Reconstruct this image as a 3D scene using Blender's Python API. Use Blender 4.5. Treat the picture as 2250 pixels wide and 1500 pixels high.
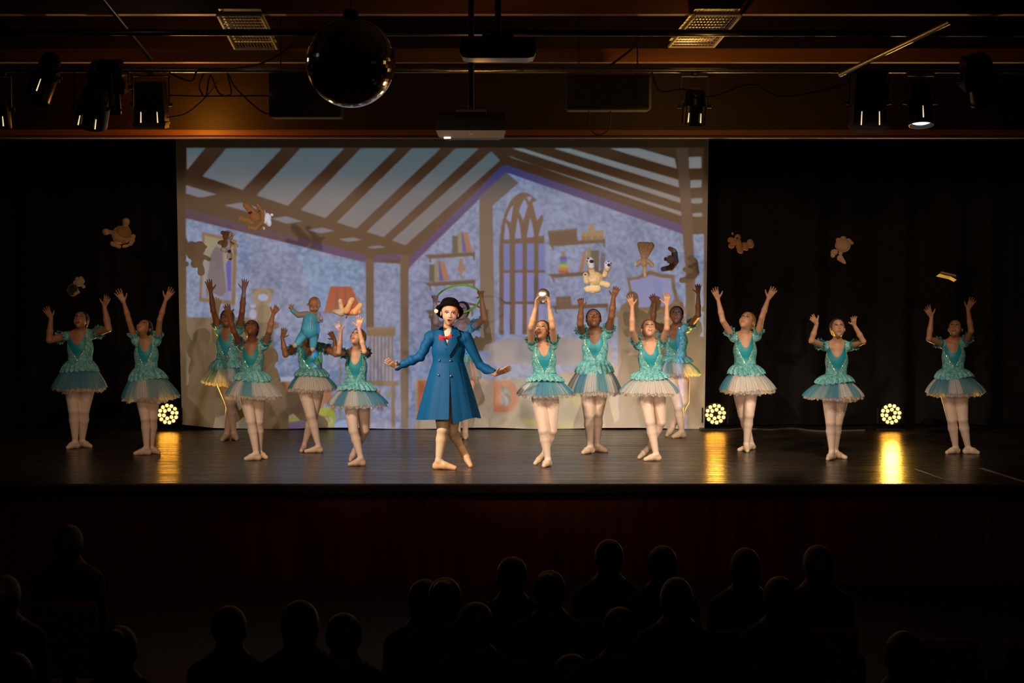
import bpy, bmesh, math, random
import numpy as np
from mathutils import Vector, Matrix
from mathutils.bvhtree import BVHTree

for o in list(bpy.data.objects):
    bpy.data.objects.remove(o)
SC = bpy.context.scene
COL = SC.collection
PI = math.pi

# ------------------------------------------------------------------ camera
FPX = 4375.0                       # focal length in pixels of a 2250 x 1500 frame
CAM = np.array([0.0, -19.3, 2.4])
PITCH = math.atan(262.0 / FPX)     # looking slightly down
cd = bpy.data.cameras.new('camera'); cd.sensor_width = 36.0; cd.lens = FPX * 36.0 / 2250.0
cd.clip_end = 200
co = bpy.data.objects.new('camera', cd); COL.objects.link(co)
co.location = CAM; co.rotation_euler = (PI / 2 - PITCH, 0, 0)
SC.camera = co

# ------------------------------------------------------------------ colour management, world
SC.view_settings.view_transform = 'Standard'
SC.view_settings.look = 'None'
SC.view_settings.gamma = 1.0
SC.view_settings.use_curve_mapping = False
SC.view_settings.exposure = 0.0
w = bpy.data.worlds.new('world'); SC.world = w; w.use_nodes = True
w.node_tree.nodes['Background'].inputs[0].default_value = (0.5, 0.35, 0.25, 1)
w.node_tree.nodes['Background'].inputs[1].default_value = 0.0012
try:
    SC.cycles.max_bounces = 6; SC.cycles.diffuse_bounces = 3; SC.cycles.glossy_bounces = 3
    SC.cycles.transparent_max_bounces = 12; SC.cycles.use_denoising = True
    SC.cycles.sample_clamp_indirect = 4.0
except Exception:
    pass

# ------------------------------------------------------------------ pixel helpers (a pixel and a real depth give a point)
CPI, SPI = math.cos(PITCH), math.sin(PITCH)
def ray(px, py):
    x = (px - 1125.0) / FPX; yv = -(py - 750.0) / FPX
    return np.array([x, CPI + yv * SPI, -SPI + yv * CPI])
def W(px, py, Y):
    d = ray(px, py); return CAM + d * ((Y - CAM[1]) / d[1])
def onplane(px, py, z=0.0):
    d = ray(px, py); return CAM + d * ((z - CAM[2]) / d[2])
def scale_at(Y):                   # pixels per metre at that depth
    return FPX / ((Y - CAM[1]) * CPI + 0.05)
def topx(P):                       # world -> pixel (arrays)
    q = np.asarray(P) - CAM
    zc = q[..., 1] * CPI - q[..., 2] * SPI; yc = q[..., 1] * SPI + q[..., 2] * CPI
    return 1125.0 + FPX * q[..., 0] / zc, 750.0 - FPX * yc / zc

Y_FRONT = float(onplane(1125, 1062)[1])
Y_SCREEN = float(onplane(1125, 943)[1])

# ------------------------------------------------------------------ stage lights
def aim(o, target):
    v = Vector(target) - o.location
    o.rotation_euler = v.to_track_quat('-Z', 'Y').to_euler()
def spot(name, loc, target, power, col, size, blend, rad=0.08):
    l = bpy.data.lights.new(name, 'SPOT'); l.energy = power; l.color = col
    l.spot_size = math.radians(size); l.spot_blend = blend; l.shadow_soft_size = rad
    o = bpy.data.objects.new(name, l); COL.objects.link(o); o.location = loc; aim(o, target); return o
WARM = (1.0, 0.79, 0.56); WASH = (1.0, 0.60, 0.36)
def node_math(nt, op, a, b=None):
    n = nt.nodes.new('ShaderNodeMath'); n.operation = op
    for i, v in enumerate((a, b)):
        if v is None: continue
        if isinstance(v, (int, float)): n.inputs[i].default_value = float(v)
        else: nt.links.new(v, n.inputs[i])
    return n.outputs[0]
def node_ramp(nt, v, a, b, lo=0.0):        # 0 at a .. 1 at b, soft
    n = nt.nodes.new('ShaderNodeMapRange'); n.interpolation_type = 'SMOOTHSTEP'; nt.links.new(v, n.inputs[0])
    n.inputs[1].default_value = a; n.inputs[2].default_value = b; n.inputs[3].default_value = lo; return n.outputs[0]
def profile_light(loc, power, col, x0, x1, sx, cut, rad=.06, top=.35):
    """a profile lantern at the back of the hall, its four shutters framing the stage: x0..x1 are the sides at the dancers' depth
    (sx metres soft), cut is where on the floor (depth) the lower shutter ends the beam"""
    l = bpy.data.lights.new('profile_light', 'SPOT'); l.energy = power; l.color = col; l.spot_size = math.radians(110); l.spot_blend = 0; l.shadow_soft_size = rad; l.use_nodes = True
    nt = l.node_tree; em = [n for n in nt.nodes if n.type == 'EMISSION'][0]
    tc = nt.nodes.new('ShaderNodeTexCoord'); sx_ = nt.nodes.new('ShaderNodeSeparateXYZ'); nt.links.new(tc.outputs['Normal'], sx_.inputs[0])
    u = node_math(nt, 'MULTIPLY', node_math(nt, 'DIVIDE', sx_.outputs[0], sx_.outputs[2]), -1.0); v = node_math(nt, 'MULTIPLY', node_math(nt, 'DIVIDE', sx_.outputs[1], sx_.outputs[2]), -1.0)
    T = 1.0 - loc[1]; U = lambda x: (x - loc[0]) / T; vc = -loc[2] / (cut - loc[1])
    k = node_math(nt, 'MULTIPLY', node_ramp(nt, u, U(x0 - sx), U(x0 + sx)), node_ramp(nt, u, U(x1 + sx), U(x1 - sx)))
    k = node_math(nt, 'MULTIPLY', k, node_ramp(nt, v, vc - .004, vc + .004, .03)); k = node_math(nt, 'MULTIPLY', k, node_ramp(nt, v, top, top - .03))
    nt.links.new(k, em.inputs[1])
    o = bpy.data.objects.new('profile_light', l); COL.objects.link(o); o.location = loc; o.rotation_euler = (PI / 2, 0, 0); return o
profile_light((-3.2, -10.2, 3.40), 560, WASH, -4.2, 3.6, 2.2, Y_FRONT + .05, top=-.028)
profile_light((3.4, -11.0, 3.45), 330, WASH, -2.5, 6.2, 1.6, Y_FRONT + .05, top=-.028)
profile_light((0.6, -12.5, 3.50), 300, WASH, -6.6, 6.5, 1.2, Y_FRONT + .05, top=-.028)
# the lanterns on the steel pipe that throw their light steeply on to the stage
YL, ZL = Y_FRONT - 1.55, 3.16
spot('lantern_beam', (-3.05, YL, ZL), (0.3, 0.4, 0.55), 780, WARM, 42, .7, .06)
spot('lantern_beam', (-2.80, YL, ZL), (-1.5, 0.2, 0.5), 330, WARM, 46, .8, .05)
spot('lantern_beam', (1.50, YL, ZL), (0.9, 0.6, 0.5), 230, WARM, 50, .8, .05)
spot('lantern_beam', (2.95, YL, ZL), (1.5, 0.6, 0.5), 470, WARM, 46, .7, .06)
spot('lantern_beam', (3.40, YL, ZL), (3.2, 0.6, 0.55), 300, WARM, 54, .9, .05)
spot('lantern_beam', (-3.60, YL, ZL), (-3.4, 0.8, 0.55), 100, WARM, 60, .9, .05)

# the video projector hanging in the hall: a real beam carrying the picture
PROJ = W(987, 312, -4.25); PROJ[1] += 0.12
T_PROJ = Y_SCREEN - PROJ[1]
P_X0, P_Z1 = W(404, 322, Y_SCREEN)[[0, 2]]
P_X1, P_Z0 = W(1550, 945, Y_SCREEN)[[0, 2]]
PROJ_POWER = 2120.0

def srgb(c):
    c = np.asarray(c, float) / 255.0
    return np.where(c <= 0.04045, c / 12.92, ((c + 0.055) / 1.055) ** 2.4)

def paint_picture(NX=1500, NY=820):
    xs = P_X0 + (np.arange(NX) + .5) / NX * (P_X1 - P_X0)
    zs = P_Z0 + (np.arange(NY) + .5) / NY * (P_Z1 - P_Z0)
    X, Z = np.meshgrid(xs, zs)
    PX, PY = topx(np.stack([X, np.full_like(X, Y_SCREEN), Z], -1))
    A = np.zeros((NY, NX, 3))
    rng = np.random.RandomState(4)
    def noise(cells):
        g = rng.rand(cells * NY // NX + 2, cells + 2)
        yy = np.linspace(0, g.shape[0] - 1.001, NY); xx = np.linspace(0, g.shape[1] - 1.001, NX)
        yi = yy.astype(int); xi = xx.astype(int); fy = (yy - yi)[:, None]; fx = (xx - xi)[None]
        return (g[yi][:, xi] * (1 - fy) * (1 - fx) + g[yi + 1][:, xi] * fy * (1 - fx)
                + g[yi][:, xi + 1] * (1 - fy) * fx + g[yi + 1][:, xi + 1] * fy * fx)
    n1 = noise(240); n2 = noise(90); n3 = noise(12)
    def poly(pts, c, c2=None, tex=0.0):
        pts = np.asarray(pts, float)
        x0, y0 = pts.min(0) - 1; x1, y1 = pts.max(0) + 1
        m = (PX >= x0) & (PX <= x1) & (PY >= y0) & (PY <= y1)
        if not m.any(): return
        qx, qy = PX[m], PY[m]; ins = np.zeros(qx.shape, bool)
        n = len(pts)
        for i in range(n):
            ax, ay = pts[i]; bx, by = pts[(i + 1) % n]
            if ay == by: continue
            c_ = ((ay > qy) != (by > qy)) & (qx < (bx - ax) * (qy - ay) / (by - ay) + ax)
            ins ^= c_
        idx = np.nonzero(m.ravel())[0][ins]
        cc = np.asarray(c, float)[None]
        if c2 is not None:
            t = ((qy[ins] - y0) / (y1 - y0))[:, None]; cc = cc * (1 - t) + np.asarray(c2, float)[None] * t
        else:
            cc = np.repeat(cc, len(idx), 0)
        if tex:
            cc = cc + tex * ((n1.ravel()[idx] - .5) * 1.7 + (n2.ravel()[idx] - .5) * .7 + (n3.ravel()[idx] - .5) * .6)[:, None]
        A.reshape(-1, 3)[idx] = cc
    def rect(x0, y0, x1, y1, c, c2=None, tex=0): poly([(x0, y0), (x1, y0), (x1, y1), (x0, y1)], c, c2, tex)
    def ell(cx, cy, rx, ry, c, a0=0, a1=360, tex=0):
        poly([(cx + rx * math.cos(math.radians(a)), cy + ry * math.sin(math.radians(a))) for a in np.linspace(a0, a1, 40)], c, None, tex)
    BR = (98, 78, 64); BR2 = (122, 104, 88); PU = (96, 88, 128); GL = (128, 130, 134); GLT = (114, 121, 126)
    WALL = (140, 158, 192)
    rect(409, 324, 1546, 946, WALL, (156, 163, 198), 24)
    poly([(660, 560), (800, 575), (800, 610), (760, 680), (690, 680)], (142, 170, 208), None, 24)
    # left slope of the ceiling with its roof lights
    poly([(409, 324), (1072, 324), (1106, 350), (893, 580), (800, 575), (407, 479)], BR)
    poly([(407, 479), (806, 577), (806, 561), (407, 458)], (98, 82, 98))
    poly([(700, 552), (806, 577), (806, 560), (700, 534)], (98, 86, 122))
    poly([(822, 575), (880, 570), (880, 558), (822, 561)], (98, 86, 122))
    for q in [[(410, 325), (451, 325), (411, 373)], [(497, 326), (619, 326), (533, 417), (445, 387)],
              [(660, 326), (756, 326), (632, 452), (564, 429)], [(793, 326), (871, 326), (715, 479), (661, 461)],
              [(905, 326), (968, 326), (783, 502), (740, 488)], [(1001, 326), (1052, 326), (843, 521), (805, 509)],
              [(1079, 332), (1099, 352), (891, 539), (861, 528)]]:
        poly(q, GLT, (140, 138, 142))
    for q in [[(409, 407), (476, 427), (440, 434), (409, 425)], [(493, 451), (529, 445), (568, 456), (545, 465)],
              [(596, 480), (628, 475), (664, 486), (629, 491)], [(676, 505), (709, 500), (735, 507), (704, 513)],
              [(745, 525), (776, 521), (795, 527), (764, 531)], [(805, 543), (833, 539), (848, 543), (820, 546)]]:
        poly(q, (138, 138, 150))
    # gable edges and right slope
    poly([(1072, 324), (1546, 324), (1546, 514), (1505, 515), (1113, 378), (897, 572), (893, 560), (1100, 352)], BR)
    poly([(893, 572), (897, 590), (1113, 379), (1505, 516), (1505, 496), (1112, 362), (1100, 366)], PU)
    for q in [[(1116, 342), (1129, 348), (1500, 466), (1500, 475)], [(1126, 326), (1149, 326), (1496, 435), (1497, 447), (1483, 442)],
              [(1218, 326), (1253, 326), (1490, 395), (1492, 412), (1480, 408)], [(1341, 326), (1404, 326), (1482, 348), (1487, 370), (1472, 366)],
              [(1513, 345), (1540, 344), (1541, 369), (1514, 370)], [(1516, 396), (1541, 395), (1541, 411), (1517, 413)],
              [(1518, 436), (1542, 435), (1542, 446), (1519, 447)], [(1521, 468), (1542, 467), (1542, 475), (1522, 476)]]:
        poly(q, (138, 148, 152), (158, 150, 150))
    poly([(1486, 324), (1511, 324), (1527, 600), (1534, 946), (1510, 946), (1506, 600)], (104, 86, 74), (140, 122, 104))
    # posts
    poly([(1053, 433), (1082, 452), (1088, 770), (1056, 770)], (122, 106, 94), (150, 135, 120))
    poly([(1053, 433), (1113, 378), (1140, 402), (1082, 452)], (112, 106, 104))
    poly([(804, 566), (821, 568), (822, 722), (804, 722)], BR2)
    poly([(879, 560), (898, 560), (898, 940), (881, 940)], BR2, (140, 124, 104))
    # gothic window
    arch = [(1097, 735), (1097, 540), (1101, 500), (1110, 465), (1122, 440), (1137, 426), (1150, 422), (1164, 426), (1180, 440), (1190, 462), (1196, 490), (1198, 735)]
    poly(arch, BR2)
    P = (126, 138, 200)
    for x0, x1 in ((1107, 1120), (1132, 1148), (1158, 1173), (1183, 1197)):
        for y0, y1, c in ((535, 593, P), (599, 662, (140, 146, 208)), (668, 735, (158, 162, 212))):
            rect(x0, y0, x1, y1, c)
    for q in [[(1107, 526), (1120, 526), (1118, 505), (1111, 488)], [(1131, 524), (1146, 524), (1142, 495), (1138, 477)],
              [(1157, 522), (1174, 520), (1170, 495), (1165, 478)], [(1183, 519), (1196, 517), (1195, 480), (1188, 500)],
              [(1140, 463), (1152, 436), (1160, 452), (1150, 484)], [(1170, 445), (1181, 440), (1193, 468), (1180, 484)],
              [(1157, 432), (1169, 432), (1163, 443)], [(1112, 480), (1122, 457), (1128, 451), (1122, 490)]]:
        poly(q, (150, 158, 205))
    poly([(1075, 757), (1115, 742), (1175, 746), (1230, 738), (1300, 752), (1345, 760), (1345, 800), (1070, 800)], (165, 158, 162))
    # shelves, books, toys on the right wall
    def shelf(x0, x1, y, s=-7):
        poly([(x0, y), (x1, y + s), (x1, y + s + 9), (x0 + 14, y + 8), (x0 + 17, y + 17), (x0 + 13, y + 17), (x0 + 10, y + 7)], BR2)
        poly([(x1 - 6, y + s + 6), (x1, y + s + 6), (x1 - 1, y + s + 19), (x1 - 4, y + s + 19)], BR2)
    shelf(932, 1044, 560); shelf(932, 1044, 621); shelf(932, 1040, 682)
    shelf(1201, 1330, 533, -9); shelf(1202, 1330, 602, -8); shelf(1208, 1337, 672, -6)
    OL = (112, 110, 98); YE = (160, 148, 104); RE = (182, 132, 108); BL = (112, 112, 158)
    for dx, dy in ((0, 0), (-51, 63)):
        rect(994 + dx, 518 + dy, 1006 + dx, 556 + dy, OL); rect(1007 + dx, 511 + dy, 1013 + dx, 556 + dy, YE)
        poly([(1013 + dx, 509 + dy), (1018 + dx, 510 + dy), (1028 + dx, 553 + dy), (1016 + dx, 554 + dy)], BL)
        poly([(1017 + dx, 509 + dy), (1028 + dx, 513 + dy), (1038 + dx, 552 + dy), (1026 + dx, 554 + dy)], RE)
    poly([(1009, 568), (1017, 568), (1018, 580), (1025, 592), (1016, 597), (1014, 614), (1012, 614), (1010, 597), (1003, 592), (1009, 580)], (172, 136, 118))
    poly([(1203, 509), (1267, 503), (1269, 529), (1207, 533)], (118, 100, 88)); poly([(1202, 507), (1268, 501), (1268, 506), (1203, 512)], (132, 112, 96))
    poly([(1277, 512), (1294, 508), (1294, 494), (1304, 490), (1306, 507), (1327, 505), (1326, 521), (1278, 526)], (172, 146, 112))
    for cx in (1282, 1293, 1308, 1320): ell(cx, 523, 5, 5, (156, 128, 96))
    for i, c in enumerate([(118, 92, 170), (92, 120, 196), (96, 160, 130), (190, 186, 100), (196, 150, 92), (186, 104, 96)]):
        y = 563 + i * 6; hw = 7 + i * .9; rect(1238 - hw, y, 1238 + hw, y + 6, c)
    rect(1234, 553, 1242, 563, (165, 135, 105))
    poly([(1282, 552), (1289, 549), (1281, 596), (1271, 598)], RE); rect(1290, 545, 1298, 596, YE); rect(1298, 550, 1316, 597, OL); rect(1319, 556, 1330, 596, (120, 118, 130))
    poly([(1221, 652), (1254, 650), (1256, 670), (1222, 672)], BR2); ell(1231, 661, 1.6, 1.6, (170, 150, 110)); ell(1246, 660, 1.6, 1.6, (170, 150, 110))
    # dressing mirror on a chest of drawers
    poly([(1377, 610), (1400, 608), (1428, 593), (1455, 602), (1482, 603), (1484, 630), (1492, 660), (1502, 664), (1503, 680), (1362, 686), (1364, 672), (1376, 664), (1383, 640)], (140, 118, 96))
    poly([(1384, 616), (1405, 613), (1430, 603), (1452, 610), (1474, 612), (1476, 632), (1483, 655), (1470, 672), (1392, 676), (1386, 660), (1389, 640)], (156, 162, 208))
    poly([(1352, 684), (1508, 676), (1509, 690), (1354, 698)], (152, 130, 106))
    rect(1358, 694, 1506, 946, (146, 126, 106), (172, 152, 130))
    for y in (722, 768, 814, 862, 905): rect(1362, y, 1500, y + 2, (128, 110, 92))
    for y in (708, 746, 792):
        ell(1398, y, 5, 3, (176, 160, 140)); ell(1468, y, 5, 3, (176, 160, 140))
    # framed picture on the left wall
    poly([(444, 509), (521, 527), (517, 671), (437, 662)], (152, 126, 100))
    poly([(450, 517), (513, 532), (509, 661), (443, 654)], (172, 164, 132), (158, 156, 190))
    poly([(462, 560), (475, 540), (489, 548), (492, 590), (498, 640), (486, 652), (460, 640), (455, 655), (452, 640)], (136, 126, 132))
    poly([(496, 580), (509, 560), (508, 640), (500, 640)], (112, 108, 190))
    # mantelpiece with a toy bear, lamp, slatted chair, letter blocks
    poly([(406, 697), (555, 697), (612, 708), (613, 720), (601, 725), (601, 946), (405, 946)], (138, 120, 102), (166, 148, 128))
    for x in range(585, 600, 4): rect(x, 760, x + 1.5, 940, (120, 104, 88))
    ell(561, 640, 7, 7, (146, 128, 108)); ell(594, 640, 7, 7, (146, 128, 108)); ell(577, 652, 21, 20, (168, 150, 126)); ell(578, 653, 11, 8, (190, 196, 232))
    ell(577, 688, 23, 21, (160, 142, 120)); ell(556, 690, 8, 11, (184, 186, 218)); ell(602, 692, 8, 11, (184, 186, 218)); ell(556, 672, 6, 4, (184, 186, 218))
    rect(746, 688, 750, 922, (168, 148, 116))
    poly([(726, 629), (773, 629), (798, 688), (711, 688)], (182, 102, 76), (190, 116, 92))
    for x0, x1 in ((742, 735), (757, 760)): poly([(x0, 629), (x0 + 2, 629), (x1 + 2, 688), (x1, 688)], (120, 96, 92))
    poly([(714, 680), (795, 680), (798, 688), (711, 688)], (168, 122, 104))
    ell(758, 938, 24, 16, (178, 192, 228), 180, 360)
    rect(806, 718, 868, 738, (150, 128, 104)); poly([(806, 718), (868, 718), (868, 724), (806, 724)], (160, 138, 112))
    for x in range(812, 868, 8): rect(x, 738, x + 4, 838, (152, 132, 108))
    rect(804, 836, 874, 848, (150, 130, 106)); rect(806, 846, 814, 940, (150, 130, 106)); rect(860, 846, 868, 940, (150, 130, 106))
    for x, y, c in ((824, 858, (150, 110, 90)), (838, 880, (122, 104, 160)), (850, 862, (150, 160, 110)), (830, 894, (112, 100, 150))): rect(x, y, x + 12, y + 9, c)
    rect(615, 832, 700, 946, (176, 164, 138), (178, 158, 138), 30); rect(615, 828, 700, 838, (190, 196, 220))
    LET = (196, 124, 92)
    poly([(619, 840), (634, 840), (644, 893), (654, 850), (664, 850), (668, 872), (652, 912), (640, 912)], LET)
    poly([(668, 872), (676, 840), (690, 840), (676, 912), (664, 912)], LET)
    rect(617, 918, 660, 932, (170, 164, 100)); poly([(615, 932), (712, 915), (712, 946), (615, 946)], (140, 118, 140))
    poly([(700, 905), (712, 846), (724, 846), (738, 905), (728, 905), (724, 886), (712, 886), (709, 905)], (190, 136, 108))
    ell(715, 919, 23, 25, (182, 188, 96)); ell(716, 925, 16, 12, (190, 170, 120), tex=60)
    rect(912, 832, 1150, 946, (176, 158, 140), (180, 160, 138), 10)
    rect(918, 836, 940, 906, LET); rect(1034, 836, 1052, 906, LET)
    poly([(940, 836), (960, 836), (1034, 890), (1034, 906), (1020, 906), (940, 850)], LET)
    poly([(1084, 836), (1118, 836), (1132, 846), (1139, 862), (1139, 884), (1130, 898), (1116, 905), (1084, 905)], LET)
    poly([(1101, 848), (1112, 848), (1121, 858), (1122, 880), (1113, 892), (1101, 892)], (150, 146, 140), None, 50)
    poly([(1150, 832), (1356, 800), (1356, 946), (1150, 946)], (178, 162, 146), (184, 162, 136))
    ell(1240, 880, 36, 40, (188, 176, 116)); ell(1240, 905, 30, 30, (180, 162, 136))
    poly([(1150, 920), (1260, 930), (1350, 905), (1350, 915), (1260, 942), (1150, 932)], (196, 178, 116))
    # what the warm wash already puts on the cloth is taken off, so that the sum gives these tones
    hz = np.clip((PY - 330) / 600.0, 0, 1)[..., None]
    warm = srgb((88, 72, 60)) * (1 - hz) + srgb((140, 120, 100)) * hz
    L = np.clip(srgb(np.clip(A, 0, 255)) - warm * .9, 0.004, None)
    L[A.sum(-1) == 0] = 0
    out = np.ones((NY, NX, 4), np.float32); out[..., :3] = L
    im = bpy.data.images.new('projected_nursery', NX, NY, float_buffer=True, is_data=True)
    im.pixels.foreach_set(out.ravel()); im.update(); im.pack()
    return im

def projector_beam():
    l = bpy.data.lights.new('projector_beam', 'SPOT'); l.energy = PROJ_POWER; l.spot_size = math.radians(75); l.spot_blend = 0
    l.shadow_soft_size = 0.012; l.use_nodes = True
    nt = l.node_tree; N = nt.nodes; K = nt.links
    em = [n for n in N if n.type == 'EMISSION'][0]
    tc = N.new('ShaderNodeTexCoord'); sx = N.new('ShaderNodeSeparateXYZ'); K.new(tc.outputs['Normal'], sx.inputs[0])
    def m(op, a, b=None):
        n = N.new('ShaderNodeMath'); n.operation = op
        for i, v in enumerate((a, b)):
            if v is None: continue
            if isinstance(v, (int, float)): n.inputs[i].default_value = float(v)
            else: K.new(v, n.inputs[i])
        return n.outputs[0]
    u = m('ADD', m('MULTIPLY', m('DIVIDE', sx.outputs[0], sx.outputs[2]), -T_PROJ / (P_X1 - P_X0)), (PROJ[0] - P_X0) / (P_X1 - P_X0))
    v = m('ADD', m('MULTIPLY', m('DIVIDE', sx.outputs[1], sx.outputs[2]), -T_PROJ / (P_Z1 - P_Z0)), (PROJ[2] - P_Z0) / (P_Z1 - P_Z0))
    cx = N.new('ShaderNodeCombineXYZ'); K.new(u, cx.inputs[0]); K.new(v, cx.inputs[1])
    im = N.new('ShaderNodeTexImage'); im.image = paint_picture(); im.extension = 'CLIP'; im.interpolation = 'Linear'
    K.new(cx.outputs[0], im.inputs[0]); K.new(im.outputs[0], em.inputs[0])
    K.new(m('DIVIDE', 1.0, m('POWER', m('ABSOLUTE', sx.outputs[2]), 3.0)), em.inputs[1])
    o = bpy.data.objects.new('projector_beam', l); COL.objects.link(o); o.location = PROJ; o.rotation_euler = (PI / 2, 0, 0)
projector_beam()

# ------------------------------------------------------------------ materials
MATS = {}
def mat(name, col=(.5, .5, .5), rough=.6, metal=0.0, emit=None, es=1.0, attr=None, spec=None, noise=None, bump=None, sheen=0, rvar=None):
    if name in MATS: return MATS[name]
    m = bpy.data.materials.new(name); m.use_nodes = True; N = m.node_tree.nodes; K = m.node_tree.links
    b = N['Principled BSDF']; b.inputs['Base Color'].default_value = (*col, 1); b.inputs['Roughness'].default_value = rough
    b.inputs['Metallic'].default_value = metal
    if spec is not None: b.inputs['Specular IOR Level'].default_value = spec
    if sheen: b.inputs['Sheen Weight'].default_value = sheen
    if emit is not None:
        b.inputs['Emission Color'].default_value = (*emit, 1); b.inputs['Emission Strength'].default_value = es
    if attr:
        a = N.new('ShaderNodeAttribute'); a.attribute_name = attr; K.new(a.outputs['Color'], b.inputs['Base Color'])
    tc = None
    if noise:
        tc = N.new('ShaderNodeTexCoord'); mp = N.new('ShaderNodeMapping'); mp.inputs['Scale'].default_value = noise['scale']
        K.new(tc.outputs['Object'], mp.inputs[0]); nz = N.new('ShaderNodeTexNoise'); nz.inputs['Scale'].default_value = noise.get('f', 1.0)
        nz.inputs['Detail'].default_value = noise.get('d', 4.0); K.new(mp.outputs[0], nz.inputs['Vector'])
        cr = N.new('ShaderNodeValToRGB'); cr.color_ramp.elements[0].position = noise.get('p0', .35); cr.color_ramp.elements[1].position = noise.get('p1', .65)
        cr.color_ramp.elements[0].color = (*noise['c0'], 1); cr.color_ramp.elements[1].color = (*noise['c1'], 1)
        K.new(nz.outputs['Fac'], cr.inputs[0]); K.new(cr.outputs[0], b.inputs['Base Color'])
    if bump:
        tc = tc or N.new('ShaderNodeTexCoord'); mp = N.new('ShaderNodeMapping'); mp.inputs['Scale'].default_value = bump['scale']
        K.new(tc.outputs['Object'], mp.inputs[0]); nz = N.new('ShaderNodeTexNoise'); nz.inputs['Scale'].default_value = bump.get('f', 1.0)
        nz.inputs['Detail'].default_value = 3.0
        K.new(mp.outputs[0], nz.inputs['Vector']); bp = N.new('ShaderNodeBump'); bp.inputs['Strength'].default_value = bump.get('s', .3)
        bp.inputs['Distance'].default_value = bump.get('dist', .01); K.new(nz.outputs['Fac'], bp.inputs['Height']); K.new(bp.outputs[0], b.inputs['Normal'])
    if rvar:
        mp2 = N.new('ShaderNodeMapping'); mp2.inputs['Scale'].default_value = rvar['scale']; tc = tc or N.new('ShaderNodeTexCoord'); K.new(tc.outputs['Object'], mp2.inputs[0])
        n2 = N.new('ShaderNodeTexNoise'); n2.inputs['Scale'].default_value = 1.0; n2.inputs['Detail'].default_value = 6; K.new(mp2.outputs[0], n2.inputs['Vector'])
        mr = N.new('ShaderNodeMapRange'); mr.inputs[1].default_value = .35; mr.inputs[2].default_value = .65; mr.inputs[3].default_value = rvar['r0']; mr.inputs[4].default_value = rvar['r1']
        K.new(n2.outputs['Fac'], mr.inputs[0]); K.new(mr.outputs[0], b.inputs['Roughness'])
    MATS[name] = m; return m

def tulle_mat():
    m = bpy.data.materials.new('tulle'); m.use_nodes = True; N = m.node_tree.nodes; K = m.node_tree.links
    out = N['Material Output']; N.remove(N['Principled BSDF'])
    a = N.new('ShaderNodeAttribute'); a.attribute_name = 'Col'
    d = N.new('ShaderNodeBsdfDiffuse'); t = N.new('ShaderNodeBsdfTranslucent'); K.new(a.outputs['Color'], d.inputs[0]); K.new(a.outputs['Color'], t.inputs[0])
    mx = N.new('ShaderNodeMixShader'); mx.inputs[0].default_value = .38; K.new(d.outputs[0], mx.inputs[1]); K.new(t.outputs[0], mx.inputs[2])
    tr = N.new('ShaderNodeBsdfTransparent')
    m2 = N.new('ShaderNodeMixShader'); K.new(a.outputs['Alpha'], m2.inputs[0]); K.new(tr.outputs[0], m2.inputs[1]); K.new(mx.outputs[0], m2.inputs[2])
    K.new(m2.outputs[0], out.inputs[0]); return m

def lace_mat(name, c0, c1, c2, f):
    m = bpy.data.materials.new(name); m.use_nodes = True; N = m.node_tree.nodes; K = m.node_tree.links
    b = N['Principled BSDF']; b.inputs['Roughness'].default_value = .6
    tc = N.new('ShaderNodeTexCoord'); v = N.new('ShaderNodeTexVoronoi'); v.inputs['Scale'].default_value = f; v.distance = 'EUCLIDEAN'
    nz = N.new('ShaderNodeTexNoise'); nz.inputs['Scale'].default_value = f * .9; nz.inputs['Detail'].default_value = 3; nz.inputs['Distortion'].default_value = 1.2
    K.new(tc.outputs['Object'], v.inputs['Vector']); K.new(tc.outputs['Object'], nz.inputs['Vector'])
    cr = N.new('ShaderNodeValToRGB'); e = cr.color_ramp.elements; e[0].position = .36; e[0].color = (*c0, 1); e[1].position = .6; e[1].color = (*c2, 1)
    n = e.new(.48); n.color = (*c1, 1)
    K.new(nz.outputs['Fac'], cr.inputs[0]); K.new(cr.outputs[0], b.inputs['Base Color'])
    bp = N.new('ShaderNodeBump'); bp.inputs['Strength'].default_value = .5; bp.inputs['Distance'].default_value = .004
    K.new(v.outputs['Distance'], bp.inputs['Height']); K.new(bp.outputs[0], b.inputs['Normal']); return m

def sequin_mat():
    m = bpy.data.materials.new('sequins'); m.use_nodes = True; N = m.node_tree.nodes; K = m.node_tree.links
    b = N['Principled BSDF']; b.inputs['Roughness'].default_value = .25; b.inputs['Metallic'].default_value = .45
    tc = N.new('ShaderNodeTexCoord'); v = N.new('ShaderNodeTexVoronoi'); v.inputs['Scale'].default_value = 95
    K.new(tc.outputs['Object'], v.inputs['Vector'])
    cr = N.new('ShaderNodeValToRGB'); e = cr.color_ramp.elements; e[0].color = (.16, .50, .42, 1); e[0].position = .25; e[1].color = (.95, 1, .62, 1); e[1].position = .6
    sp_ = N.new('ShaderNodeSeparateColor'); K.new(v.outputs['Color'], sp_.inputs[0]); K.new(sp_.outputs[0], cr.inputs[0]); K.new(cr.outputs[0], b.inputs['Base Color'])
    g = N.new('ShaderNodeNewGeometry'); vm = N.new('ShaderNodeVectorMath'); vm.operation = 'SUBTRACT'; K.new(v.outputs['Color'], vm.inputs[0]); vm.inputs[1].default_value = (.5, .5, .5)
    vs = N.new('ShaderNodeVectorMath'); vs.operation = 'SCALE'; vs.inputs['Scale'].default_value = .9; K.new(vm.outputs[0], vs.inputs[0])
    va = N.new('ShaderNodeVectorMath'); va.operation = 'ADD'; K.new(g.outputs['Normal'], va.inputs[0]); K.new(vs.outputs[0], va.inputs[1])
    vn = N.new('ShaderNodeVectorMath'); vn.operation = 'NORMALIZE'; K.new(va.outputs[0], vn.inputs[0]); K.new(vn.outputs[0], b.inputs['Normal'])
    return m
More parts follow.
